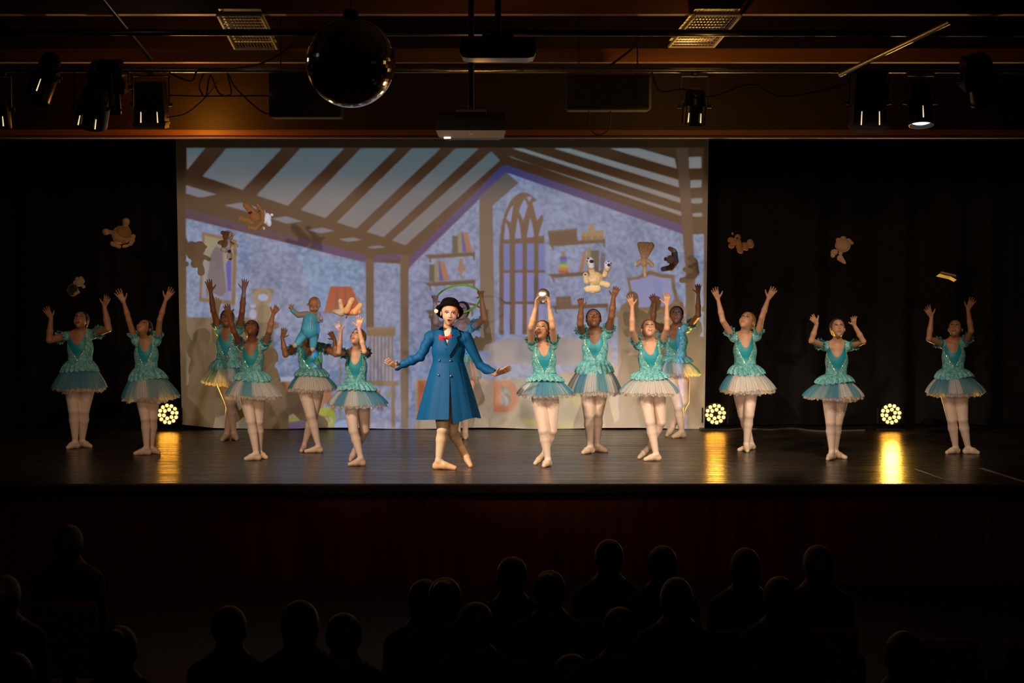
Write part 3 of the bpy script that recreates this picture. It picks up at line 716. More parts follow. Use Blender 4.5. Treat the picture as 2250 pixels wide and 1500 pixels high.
def costume(B, S, seed):
    V, F, N, T, root, sc = B['V'], B['F'], B['N'], B['T'], B['root'], B['sc']
    q = V - B['waist']; hgt = q @ B['spine'] / B['hl']; x = (q @ B['lat']) / B['shw']; front = N[:, 1] < .25
    ax_ = np.abs(x); neckline = .64 + .55 * np.clip(ax_ / .62, 0, 1) ** 2.2
    uL = np.zeros(len(V), bool)
    for s_ in 'LR':
        a = B['J']['sh' + s_]; b = B['J']['el' + s_]; d = b - a; t = ((V - a) @ d) / (d @ d); uL |= (T == 'upper' + s_) & (t < .34)
    tor = (T == 'torso') | uL
    bod = (tor & (hgt < neckline)) | ((T == 'torso') & (ax_ > .55)) | uL; bod &= ~((T == 'neck') | (T == 'head'))
    wv = .66 * np.clip((hgt - .03) / .60, 0, 1)
    pan = (T == 'torso') & front & (hgt < neckline) & (hgt > -.1) & (ax_ < wv)
    seq = (T == 'torso') & front & (hgt < neckline + .03) & (((ax_ > wv - .045) & (ax_ < wv + .055) & (hgt > .06)) | ((np.abs(hgt - neckline) < .028) & (ax_ < .74)))
    shell('lace_bodice', V, F, N, bod, .0045, LACE, root)
    leo = (T == 'torso') & (hgt < .05) | ((np.char.startswith(T.astype(str), 'leg')) & (V[:, 2] > B['hip'][2] - .075 * sc - .25 * np.abs(V[:, 0] - B['hip'][0]) * 0 + .5 * (np.abs(V[:, 0] - B['hip'][0]) - .02)) )
    shell('leotard_brief', V, F, N, leo, .0062, M_PANEL, root)
    shell('front_panel', V, F, N, pan, .0062, M_PANEL, root)
    for half in (x < .012, x > -.012): shell('sequin_trim', V, F, N, seq & half, .0085, SEQ, root, None, True)
    Ts = T.astype(str); legm = np.char.startswith(Ts, 'leg') | np.char.startswith(Ts, 'foot') | ((Ts == 'torso') & (hgt < -.12))
    shell('tights', V, F, N, legm, .003, M_TIGHTS, root)
    for i in (0, 1):
        a = shell('ballet_shoe', V, F, N, (Ts == 'foot%d' % i) & ((V[:, 2] < .062) | (S['legs'][i].get('mode') == 'point')), .0055, M_SHOE, root)
    for i, s_ in enumerate('LR'):
        a = B['J']['sh' + s_]; b = B['J']['el' + s_]; r = .042 * sc * S.get('fat', 1) ** .7
        frill('sleeve_frill', a + (b - a) * .18, b - a, r * .98, r * 1.42, .05 * sc, 11, .010, LACE, root, seed + i)
    tutu(B, S, seed)
# ------------------------------------------------------------------ the setting
def planks_mat(name, c0, c1, rough, scale, bump_s=.15, spec=.5, dist=.004, rvar=None):
    return mat(name, c0, rough, noise=dict(scale=scale, f=1.0, d=5, c0=c0, c1=c1, p0=.3, p1=.7), bump=dict(scale=scale, f=1.0, s=bump_s, dist=dist), spec=spec, rvar=rvar)
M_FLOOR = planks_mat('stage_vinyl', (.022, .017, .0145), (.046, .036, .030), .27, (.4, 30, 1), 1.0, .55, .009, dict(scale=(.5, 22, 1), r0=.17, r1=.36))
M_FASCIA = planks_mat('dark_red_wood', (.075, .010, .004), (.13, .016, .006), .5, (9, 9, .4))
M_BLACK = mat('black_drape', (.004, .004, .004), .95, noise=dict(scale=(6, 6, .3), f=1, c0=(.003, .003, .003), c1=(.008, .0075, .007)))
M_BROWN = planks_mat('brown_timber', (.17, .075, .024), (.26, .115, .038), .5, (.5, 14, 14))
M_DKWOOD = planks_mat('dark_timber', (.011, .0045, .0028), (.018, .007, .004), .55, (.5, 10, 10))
M_CEIL = mat('dark_ceiling', (.010, .006, .004), .8)
M_HALL = mat('hall_wall', (.012, .006, .005), .8)
M_METAL = mat('galvanised_steel', (.42, .41, .40), .32, .9)
M_BLK = mat('black_enamel', (.010, .010, .011), .38)
M_BLKM = mat('matte_black', (.006, .006, .006), .8)
XW = 10.0
def struct(name, c, size, m, bev=0):
    return tag(MB().box(c, size, bev=bev).done(name, m), kind='structure')
sf = Y_FRONT; zlow = -.92
struct('floor', (0, (sf + 8) / 2, -.06), (2 * XW, 8 - sf, .12), M_FLOOR)
struct('trim_1', (0, sf - .012, -.045), (2 * XW, .05, .09), mat('stage_lip', (.022, .009, .006), .5), .01)
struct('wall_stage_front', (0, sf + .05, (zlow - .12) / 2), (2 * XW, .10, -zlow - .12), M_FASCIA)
struct('floor_auditorium', (0, (sf - 19) / 2, zlow - .05), (2 * XW, 19 + sf, .1), mat('hall_floor', (.006, .004, .0035), .7))
struct('wall_back', (0, 8.05, 2.0), (2 * XW, .1, 6.6), M_BLACK)
struct('wall_left', (-XW - .05, -6, 1.6), (.1, 28, 5.6), M_HALL); struct('wall_right', (XW + .05, -6, 1.6), (.1, 28, 5.6), M_HALL)
ZH0 = float(W(1125, 304, sf + .12)[2]); ZH1 = float(W(1125, 60, sf + .12)[2])
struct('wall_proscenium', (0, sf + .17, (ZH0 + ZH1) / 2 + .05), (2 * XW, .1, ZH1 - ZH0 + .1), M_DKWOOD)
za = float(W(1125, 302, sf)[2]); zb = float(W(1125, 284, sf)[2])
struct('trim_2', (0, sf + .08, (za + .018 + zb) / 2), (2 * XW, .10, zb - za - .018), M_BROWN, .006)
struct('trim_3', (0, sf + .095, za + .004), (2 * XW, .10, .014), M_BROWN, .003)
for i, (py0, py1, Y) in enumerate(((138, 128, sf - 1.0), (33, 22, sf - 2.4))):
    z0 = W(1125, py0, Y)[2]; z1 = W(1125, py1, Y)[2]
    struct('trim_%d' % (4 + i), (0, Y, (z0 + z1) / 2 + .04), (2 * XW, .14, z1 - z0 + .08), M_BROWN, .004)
ZC = ZH1 + .10
struct('ceiling', (0, (sf - 19) / 2, ZC + .05), (2 * XW, 19.6 + sf, .1), M_CEIL)
struct('ceiling_stage', (0, (sf + 8) / 2 + .2, 5.1), (2 * XW, 8 - sf, .1), M_BLKM)

def drape(name, x0, x1, y, z0, z1, folds, amp, label):
    n = max(40, folds * 10); V = []; rg = np.random.RandomState(len(name) + folds); ph = rg.rand(4) * 6
    for i in range(n + 1):
        u = i / n; x = x0 + (x1 - x0) * u
        d = amp * (math.sin(u * folds * 2 * PI + ph[0] + 1.3 * math.sin(u * 7 + ph[1])) + .4 * math.sin(u * folds * 3.3 * PI + ph[2]))
        for z in np.linspace(z0, z1, 5): V.append((x, y + d * (1.1 - .25 * (z - z0) / (z1 - z0)), z))
    V = np.array(V); i = np.arange(n)[:, None]; j = np.arange(4)[None]
    F = np.stack([i * 5 + j, (i + 1) * 5 + j, (i + 1) * 5 + j + 1, i * 5 + j + 1], -1).reshape(-1, 4)
    return tag(link(name, np_mesh(name, V, F), M_BLACK), label, 'curtain', 'black stage curtains')
drape('stage_curtain', -XW, W(395, 600, Y_SCREEN + .35)[0], Y_SCREEN + .45, .01, 4.6, 13, .06, 'black pleated stage curtain hanging left of the projection screen')
drape('stage_curtain', W(1540, 600, Y_SCREEN + .35)[0], XW, Y_SCREEN + .45, .01, 4.6, 14, .06, 'black pleated stage curtain hanging right of the projection screen')

# the white cloth the picture falls on
def screen():
    n, mz = 130, 60; V = []
    zt = 3.75; rg = np.random.RandomState(3); ph = rg.rand(8) * 6
    tl = W(386, 310, Y_SCREEN)[0]; bl = W(400, 943, Y_SCREEN)[0]; tr = W(1557, 310, Y_SCREEN)[0]; br = W(1548, 943, Y_SCREEN)[0]
    for i in range(n + 1):
        u = i / n
        for j in range(mz + 1):
            v = j / mz; z = .012 + .03 * max(0, .06 - u) / .06 * 1.2 + .008 * math.sin(u * 23 + 1) * (1 - v) + v * (zt - .02)
            f = min(1, z / 3.2); xl = bl + (tl - bl) * f; xr = br + (tr - br) * f; x = xl + (xr - xl) * u
            edge = math.exp(-u * 30) + math.exp(-(1 - u) * 30)
            d = .006 * math.sin(u * 31 + ph[0] + .5 * math.sin(v * 3)) + .004 * math.sin(u * 67 + ph[1] + v) + .012 * edge * math.sin(v * 9 + ph[2])
            d += .012 * (1 - v) ** 6 * math.sin(u * 40 + ph[3])
            V.append((x, Y_SCREEN + d, z))
    i = np.arange(n)[:, None]; j = np.arange(mz)[None]; k = mz + 1
    F = np.stack([i * k + j, (i + 1) * k + j, (i + 1) * k + j + 1, i * k + j + 1], -1).reshape(-1, 4)
    o = link('projection_screen', np_mesh('projection_screen', V, F), mat('screen_cloth', (.78, .755, .72), .85, bump=dict(scale=(30, 1, 4), f=1, s=.08, dist=.004)))
    tag(o, 'large white cloth screen showing a projected attic nursery picture', 'screen')
    MB().bar((tl - .05, Y_SCREEN, zt), (tr + .05, Y_SCREEN, zt), .03).done('top_batten', M_BLK, o, True)
screen()

# ------------------------------------------------------------------ floor lights with amber lamps
M_AMB = mat('amber_lamp', (.9, .6, .2), .3, emit=(1.0, .40, .035), es=15.0)
def floor_light(px, label, tgt):
    Y = Y_SCREEN - .12; c = W(px, 909, Y); r = 23.5 / scale_at(Y); root = empty('floor_light', (c[0], Y, 0), label, 'stage light', 'amber floor lights at the back of the stage')
    zc = c[2]
    M = Matrix.Translation((0, 0, zc)) @ Matrix.Rotation(PI / 2, 4, 'X')
    MB().lathe([(0, -.16), (.075, -.16), (.10, -.12), (r * 1.04, -.03), (r * 1.04, .03), (r * .98, .032), (r * .98, .012), (0, .012)], M, 36).done('housing', M_BLK, root, True); hs = root.children[0]
    MB().box((-r - .022, .05, zc - .02), (.016, .04, zc * .9)).box((r + .022, .05, zc - .02), (.016, .04, zc * .9)).box((0, .05, .012), (2 * r + .06, .05, .02)).done('yoke', M_BLK, root)
    MB().box((0, .05, .01), (2 * r + .10, .20, .02), bev=.004).done('base_plate', M_BLK, root)
    for ring, (n, rr, a0) in enumerate(((12, r * .80, .13), (6, r * .42, .3))):
        for i in range(n):
            a = a0 + 2 * PI * i / n
            b = MB().lathe([(.0001, .006), (r * .09, .0055), (r * .14, .003), (r * .162, 0)], Matrix.Translation((rr * math.cos(a), -.014, zc + rr * math.sin(a))) @ Matrix.Rotation(PI / 2, 4, 'X'), 14)
            b.done('lamp_lens', M_AMB, hs, True)
    l = spot('amber_beam', (c[0], Y - .06, zc), tgt, 210, (1.0, .52, .06), 80, .6, .09); l.parent = root; l.matrix_parent_inverse = Matrix.Translation((-c[0], -Y, 0))
floor_light(370, 'amber lit floor light left of the projection screen', (-3.3, 1.6, 1.7))
floor_light(1572, 'amber lit floor light beside the right edge of the projection screen', (2.1, 2.0, 1.3))
floor_light(1957, 'amber lit floor light against the black curtain at far right', (4.2, 0.5, 2.0))

# tape marks and a cable on the stage floor
M_TAPE = mat('pale_tape', (.30, .29, .27), .5)
def strip(p0, p1, wd, label):
    a = onplane(*p0, .002); b = onplane(*p1, .002); d = b - a; L = np.linalg.norm(d); m = (a + b) / 2
    o = MB().box((0, 0, 0), (L, wd, .003)).done('floor_tape', M_TAPE); o.location = m; o.rotation_euler = (0, 0, math.atan2(d[1], d[0])); return tag(o, label, 'tape', 'tape marks on the stage floor')
strip((2155, 1028), (2249, 1057), .03, 'pale tape strip running off the right edge of the stage floor')
strip((2010, 1030), (2092, 1059), .02, 'short pale tape strip on the floor below the far right dancer')
def cable(pts, r, label, m=None, name='cable', group=None):
    P = [np.array(p, float) for p in pts]; out = []
    for i in range(len(P) - 1):
        p0 = P[max(i - 1, 0)]; p1 = P[i]; p2 = P[i + 1]; p3 = P[min(i + 2, len(P) - 1)]
        for t in np.linspace(0, 1, 9)[:-1]:
            out.append(.5 * ((2 * p1) + (-p0 + p2) * t + (2 * p0 - 5 * p1 + 4 * p2 - p3) * t * t + (-p0 + 3 * p1 - 3 * p2 + p3) * t ** 3))
    out.append(P[-1])
    return tag(MB().tube(out, r, 6).done(name, m or M_BLKM, None, True), label, 'cable', group)
fz = lambda x, y: onplane(x, y, .012)
cable([fz(1604, 944), fz(1640, 941), fz(1690, 944), fz(1740, 941), fz(1800, 947), fz(1900, 945)], .012, 'thin cable lying along the floor behind the right dancers', mat('grey_cable', (.12, .11, .10), .5))

# ------------------------------------------------------------------ rigging above the audience
def pipe(p, q, r, label, m=M_METAL, name='lighting_pipe'):
    a = W(*p); b = W(*q); return tag(MB().bar(a, b, r).done(name, m, None, True), label, 'pipe')
YP = sf - 1.9
pipe((-900, 153, YP), (3150, 156, YP), .021, 'long steel lighting pipe above the stage edge holding the lanterns')
pipe((-900, 70, YP - .9), (3150, 74, YP - .9), .026, 'long black lighting pipe under the ceiling above the steel one', M_BLK)
pipe((222, -6, YP - .8), (332, 130, YP - .12), .018, 'pale sloping steel brace pipe at upper left')
pipe((2088, 48, YP - 1.6), (1846, 164, YP - .06), .020, 'pale sloping steel brace pipe at upper right')
M_LAMPH = mat('lantern_black', (.008, .008, .009), .32, spec=.4)
M_SLIT = mat('lamp_glow', (1, .8, .5), .4, emit=(1, .72, .38), es=1.1)
M_GLINT = mat('lamp_white', (1, 1, 1), .4, emit=(.8, .9, 1.0), es=1.6)
def lantern(px, py, w_, h_, tilt, yaw, style, label, lit=False, slits=2, lx=0, col=M_LAMPH, dY=0.0):
    """a theatre lantern hanging from the steel pipe; centre px, size px; tilt = degrees its mouth points down"""
    Y = YP + .02 + dY; s = scale_at(Y); c = W(px, py, Y); w2 = w_ / s / 2; L = h_ / s
    root = empty('stage_lantern', c, label, 'stage light', 'lanterns on the lighting pipe')
    R = Matrix.Rotation(math.radians(yaw), 4, 'Y') @ Matrix.Rotation(math.radians(tilt), 4, 'X')     # local -Z is the mouth
    if style == 'par':
        MB().lathe([(.001, .5 * L), (w2 * .55, .5 * L), (w2 * .8, .40 * L), (w2 * .86, .1 * L), (w2, .05 * L), (w2, -.5 * L), (w2 * .94, -.5 * L), (w2 * .9, -.40 * L), (.001, -.38 * L)], R, 28).done('housing', col, root, True)
    elif style == 'box':
        MB().prism([(-w2 * .86, .5 * L), (w2 * .86, .5 * L), (w2 * .95, -.2 * L), (w2 * .95, -.5 * L), (-w2 * .95, -.5 * L), (-w2 * .95, -.2 * L)], -w2 * .8, w2 * .8, R).done('housing', col, root)
        MB().box((0, 0, -.40 * L), (w2 * 2.05, w2 * 1.75, .06 * L), R.to_3x3()).done('front_frame', col, root)
    else:
        MB().prism([(-w2 * .7, .5 * L), (w2 * .7, .5 * L), (w2, .1 * L), (w2, -.1 * L), (-w2, -.1 * L), (-w2, .1 * L)], -w2 * .7, w2 * .7, R).done('housing', col, root)
        MB().bar(R @ Vector((0, 0, -.08 * L)), R @ Vector((0, 0, -.5 * L)), w2 * .62, w2 * .66, 24).done('lens_tube', col, root, True)
    hs = root.children[0]; M2 = R @ Matrix.Translation((0, 0, -.46 * L))
    MB().lathe([(.001, 0), (w2 * .6, .004), (w2 * .8, .012)], M2, 24).done('lens', M_GLINT if lit else mat('dark_glass', (.01, .011, .014), .06, spec=.9), hs, True)
    for i in range(slits):
        x = (i - (slits - 1) / 2) * w2 * 1.0 + lx
        a = R @ Vector((x, -w2 * .98 if style == 'par' else -w2 * .82, -.14 * L)); b = R @ Vector((x * 1.05, -w2 * 1.01 if style == 'par' else -w2 * .82, -.40 * L))
        MB().bar(a, b, .0035, .005, 8).done('vent_slit', M_SLIT, hs, True)
    pz = W(px, 154, YP)[2] - c[2]; y0 = max(.03, pz - .02)
    yk = MB()
    for sx in (-1, 1): yk.box((sx * w2 * 1.12, 0, y0 * .5 - .02), (.008, .035, y0 * .8 + .04))
    yk.box((0, 0, y0 * .9), (w2 * 2.26, .035, .010)).done('yoke', M_BLK, root)
    MB().box((0, 0, y0), (.045, .055, .06), bev=.008).done('hook_clamp', M_BLK, root)
    if dY: MB().box((0, -dY / 2, y0 + .03), (.03, abs(dY) + .04, .012)).done('hanging_arm', M_BLK, root)
    for sx in (-1, 1): MB().bar((sx * w2 * 1.10, 0, 0), (sx * (w2 * 1.10 + .03), 0, 0), .014, n=12).done('tilt_knob', M_BLK, root, True)
    return root
lantern(8, 240, 30, 84, 18, 0, 'par', 'narrow black lantern cut by the left edge of the view', slits=1)
lantern(98, 172, 56, 116, -24, 14, 'par', 'black round lantern tilted at far left with bluish lens rim', slits=1)
lantern(205, 236, 72, 84, 22, 14, 'par', 'black round lantern low in front of the big profile lantern', slits=2, dY=-.56)
lantern(238, 192, 80, 116, 10, 0, 'profile', 'big square black profile lantern with a wide yoke at left', slits=0)
lantern(332, 230, 70, 102, 6, 0, 'box', 'grey boxy lantern with side knobs right of the big profile lantern', slits=2, col=mat('worn_lantern', (.014, .013, .011), .4))
lantern(1526, 234, 52, 78, 12, 3, 'par', 'small black lantern hanging alone right of the right loudspeaker', slits=2)
lantern(1908, 226, 76, 128, 4, 0, 'box', 'tall black boxy lantern right of centre below the right brace pipe', slits=2)
lantern(2022, 226, 54, 102, -14, 0, 'par', 'black round lantern with its bright white mouth showing', lit=True, slits=1)
lantern(2150, 178, 74, 110, 20, -14, 'profile', 'dark profile lantern at far right end of the steel pipe', slits=0)

def speaker(x0, y0, x1, y1, label):
    Y = YP + .35; a = W(x0, y1, Y); b = W(x1, y0, Y); c = (a + b) / 2; root = empty('hanging_loudspeaker', c, label, 'speaker', 'black loudspeakers hung above the stage edge')
    MB().box((0, 0, 0), (b[0] - a[0], .34, b[2] - a[2]), bev=.02).done('cabinet', M_BLKM, root)
    MB().box((0, .172, 0), ((b[0] - a[0]) * .94, .012, (b[2] - a[2]) * .9)).done('grille', M_BLK, root)
    for sx in (-.35, .35): MB().bar((sx * (b[0] - a[0]), 0, (b[2] - a[2]) / 2), (sx * (b[0] - a[0]), 0, ZC - c[2]), .006, n=8).done('suspension_rod', M_BLK, root)
    return root
sp = speaker(594, 160, 752, 260, 'black loudspeaker hanging behind the mirror ball at left')
MB().box(((600 - 673) / scale_at(YP + .35), -.173, 0), (.032, .004, .036)).done('red_sticker', mat('sticker', (.20, .035, .02), .6), sp)
speaker(1244, 168, 1428, 244, 'black loudspeaker hanging right of the centre projector')

# mirror ball
def mirror_ball():
    Y = YP - 1.4; s = scale_at(Y); c = W(771, 138, Y); r = 97.5 / s; root = empty('mirror_ball', c, 'large dark mirror ball hanging under the ceiling left of centre', 'mirror ball')
    bm = bmesh.new(); bmesh.ops.create_uvsphere(bm, u_segments=72, v_segments=40, radius=r)
    me = bpy.data.meshes.new('ball'); bm.to_mesh(me); bm.free(); link('ball', me, mat('mirror_tile', (.5, .5, .52), .10, 1.0), root, False)
    MB().lathe([(.001, r + .06), (.05, r + .06), (.06, r + .01), (.06, r - .02)], None, 20).done('motor_cap', M_BLK, root, True)
    MB().bar((0, 0, r + .05), (0, 0, ZC - c[2]), .006, n=8).done('hanging_rod', M_BLK, root)
mirror_ball()

M_DULL = mat('dull_black', (.006, .006, .006), .7, spec=.08)
def projector(px0, px1, py0, py1, Y, label, lens=True):
    a = W(px0, py1, Y); b = W(px1, py0, Y); wd = b[0] - a[0]; ht = b[2] - a[2]; c = np.array([(a[0] + b[0]) / 2, Y, (a[2] + b[2]) / 2]); root = empty('video_projector', c, label, 'projector')
    D = .36; xo = wd / 2
    MB().prism([(-xo * .97, ht / 2), (xo * .97, ht / 2), (xo, -ht * .20), (-xo, -ht * .20)], -.02, D).done('top_shell', M_DULL, root)
    MB().prism([(-xo, -ht * .20), (xo, -ht * .20), (xo * .93, -ht * .44), (xo * .78, -ht / 2), (-xo * .78, -ht / 2), (-xo * .93, -ht * .44)], -.025, D).done('lower_shell', mat('pale_plastic', (.13, .125, .12), .45), root)
    if lens:
        lp = PROJ - c
        MB().lathe([(.001, .02), (.03, .02), (.045, .0), (.045, -.10), (.001, -.10)], Matrix.Translation((lp[0], D + .02, lp[2] * 0 - ht * .28)) @ Matrix.Rotation(-PI / 2, 4, 'X'), 20).done('lens_barrel', M_BLK, root, True)
        MB().box((lp[0], -.03, -ht / 2 + .0), (.05, .02, .014), bev=.003).done('lens_glow', mat('lens_light', (1, .9, .6), .4, emit=(1, .85, .5), es=1.6), root)  # glowing block stands in for the lens light showing under the shell
        MB().box((0, -.028, -ht * .36), (.03, .006, .010)).done('badge', mat('badge', (.2, .2, .2), .4), root)
    MB().bar((0, D * .4, ht / 2), (0, D * .4, ZC - c[2]), .022, n=12).done('ceiling_pole', M_BLK, root, True)
    MB().box((0, D * .4, ht / 2 + .02), (.22, .18, .03), bev=.005).done('mount_plate', M_BLK, root)
projector(958, 1111, 248, 303, -4.65, 'video projector hanging low in the centre, throwing the nursery picture')
projector(1010, 1178, 84, 128, -5.4, 'second video projector high under the ceiling above the central one', False)

# ceiling louvre lights (switched off)
def louvre(q, label, lit):
    Y0_, Y1_ = YP - .70, YP + .45; P = [W(q[0][0], q[0][1], Y0_), W(q[1][0], q[1][1], Y0_), W(q[2][0], q[2][1], Y1_), W(q[3][0], q[3][1], Y1_)]
    c = sum(P) / 4; root = empty('louvre_light', c, label, 'ceiling light', 'louvred ceiling lights'); P = [p - c for p in P]
    L = lambda u, v: (P[0] * (1 - u) + P[1] * u) * (1 - v) + (P[3] * (1 - u) + P[2] * u) * v
    tr = MB(); up = np.array([0, .03, .05])
    vs = [tr.bm.verts.new([float(t) for t in L(u, v) + up]) for u, v in ((0, 0), (1, 0), (1, 1), (0, 1))]; tr.bm.faces.new(vs); tr.done('reflector_tray', mat('reflector', (.30, .29, .27), .35, .6), root)
    fr = MB()
    for a, b in (((0, 0), (1, 0)), ((1, 0), (1, 1)), ((1, 1), (0, 1)), ((0, 1), (0, 0))): fr.tube([L(*a), L(*b)], .014, 6)
    fr.done('frame', mat('white_frame', (.40, .38, .35), .5), root)
    g = MB()
    for i in range(1, 14): g.tube([L(i / 14, 0), L(i / 14, 1)], .004, 4)
    for i in range(1, 12): g.tube([L(0, i / 12), L(1, i / 12)], .005, 4)
    g.done('louvre_grid', mat('louvre_metal', (.35, .33, .30), .3, .8), root)
louvre([(478, 33), (572, 33), (608, 106), (516, 106)], 'pale louvred ceiling light at upper left', 0)
louvre([(1528, 33), (1628, 33), (1568, 102), (1470, 102)], 'louvred ceiling light at upper right glinting amber', 1)
# slack cables
CB = 'slack cables around the lighting pipes'
y_ = YP - .06
cable([W(372, 160, y_ - 0.000), W(420, 178, y_ - 0.000), W(440, 152, y_ - 0.000), W(520, 150, y_ - 0.000), W(600, 128, y_ - 0.000), W(690, 60, y_ - 0.000)], .008, 'black cable sagging along the pipe between boxy lantern and mirror ball', group=CB)
cable([W(448, 160, y_ - 0.025), W(438, 190, y_ - 0.025), W(452, 212, y_ - 0.025), W(462, 165, y_ - 0.025), W(482, 205, y_ - 0.025), W(508, 205, y_ - 0.025), W(500, 160, y_ - 0.025), W(520, 195, y_ - 0.025), W(575, 245, y_ - 0.025), W(600, 247, y_ - 0.025)], .007, 'coiled black cable loop hanging below the pipe left of the speaker', group=CB)
cable([W(366, 258, y_ - 0.050), W(410, 248, y_ - 0.050), W(455, 210, y_ - 0.050), W(480, 175, y_ - 0.050)], .006, 'thin pale cable curving up from the boxy lantern', mat('pale_cable', (.10, .07, .05), .5), group=CB)
cable([W(370, 209, y_ - 0.075), W(440, 211, y_ - 0.075), W(590, 210, y_ - 0.075)], .007, 'taut black cable running to the left loudspeaker', group=CB)
y2 = YP + .33
cable([W(1294, 243, y2), W(1296, 280, y2), W(1315, 296, y2), W(1338, 282, y2), W(1342, 243, y2)], .007, 'black cable loop hanging under the right loudspeaker', group=CB)
cable([W(1432, 158, y_ - 0.100), W(1450, 200, y_ - 0.100), W(1500, 196, y_ - 0.100), W(1560, 212, y_ - 0.100), W(1650, 186, y_ - 0.100), W(1720, 212, y_ - 0.100), W(1850, 186, y_ - 0.100), W(1868, 158, y_ - 0.100)], .007, 'black cable sagging between small and tall boxy right lanterns', group=CB)
cable([W(1340, 144, y_ - 0.125), W(1385, 110, y_ - 0.125), W(1420, 70, y_ - 0.125), W(1462, 72, y_ - 0.125), W(1478, 74, y_ - 0.125)], .010, 'black cable bundle rising towards the right louvred light', group=CB)
# point lights added to brighten the timber, pipes and louvres above the stage
def fill_point(px, py, Y, e, col, r=.05):
    l = bpy.data.lights.new('added_fill', 'POINT'); l.energy = e; l.color = col; l.shadow_soft_size = r; o = bpy.data.objects.new('added_fill', l); COL.objects.link(o); o.location = W(px, py, Y)
fill_point(425, 275, sf - .50, 17.0, (1, .31, .025)); fill_point(1526, 272, YP + .16, 15.0, (1, .42, .09)); fill_point(1908, 282, YP + .16, 4.0, (1, .40, .08)); fill_point(332, 276, YP + .14, 4.0, (1, .40, .08)); fill_point(1040, 296, -3.9, 8.0, (1, .46, .12)); fill_point(470, 120, YP - .42, .5, (1, .8, .6)); fill_point(260, 30, YP - 1.5, .5, (1, .85, .7)); fill_point(1560, 128, YP - 1.0, 2.0, (1, .5, .12), .03)
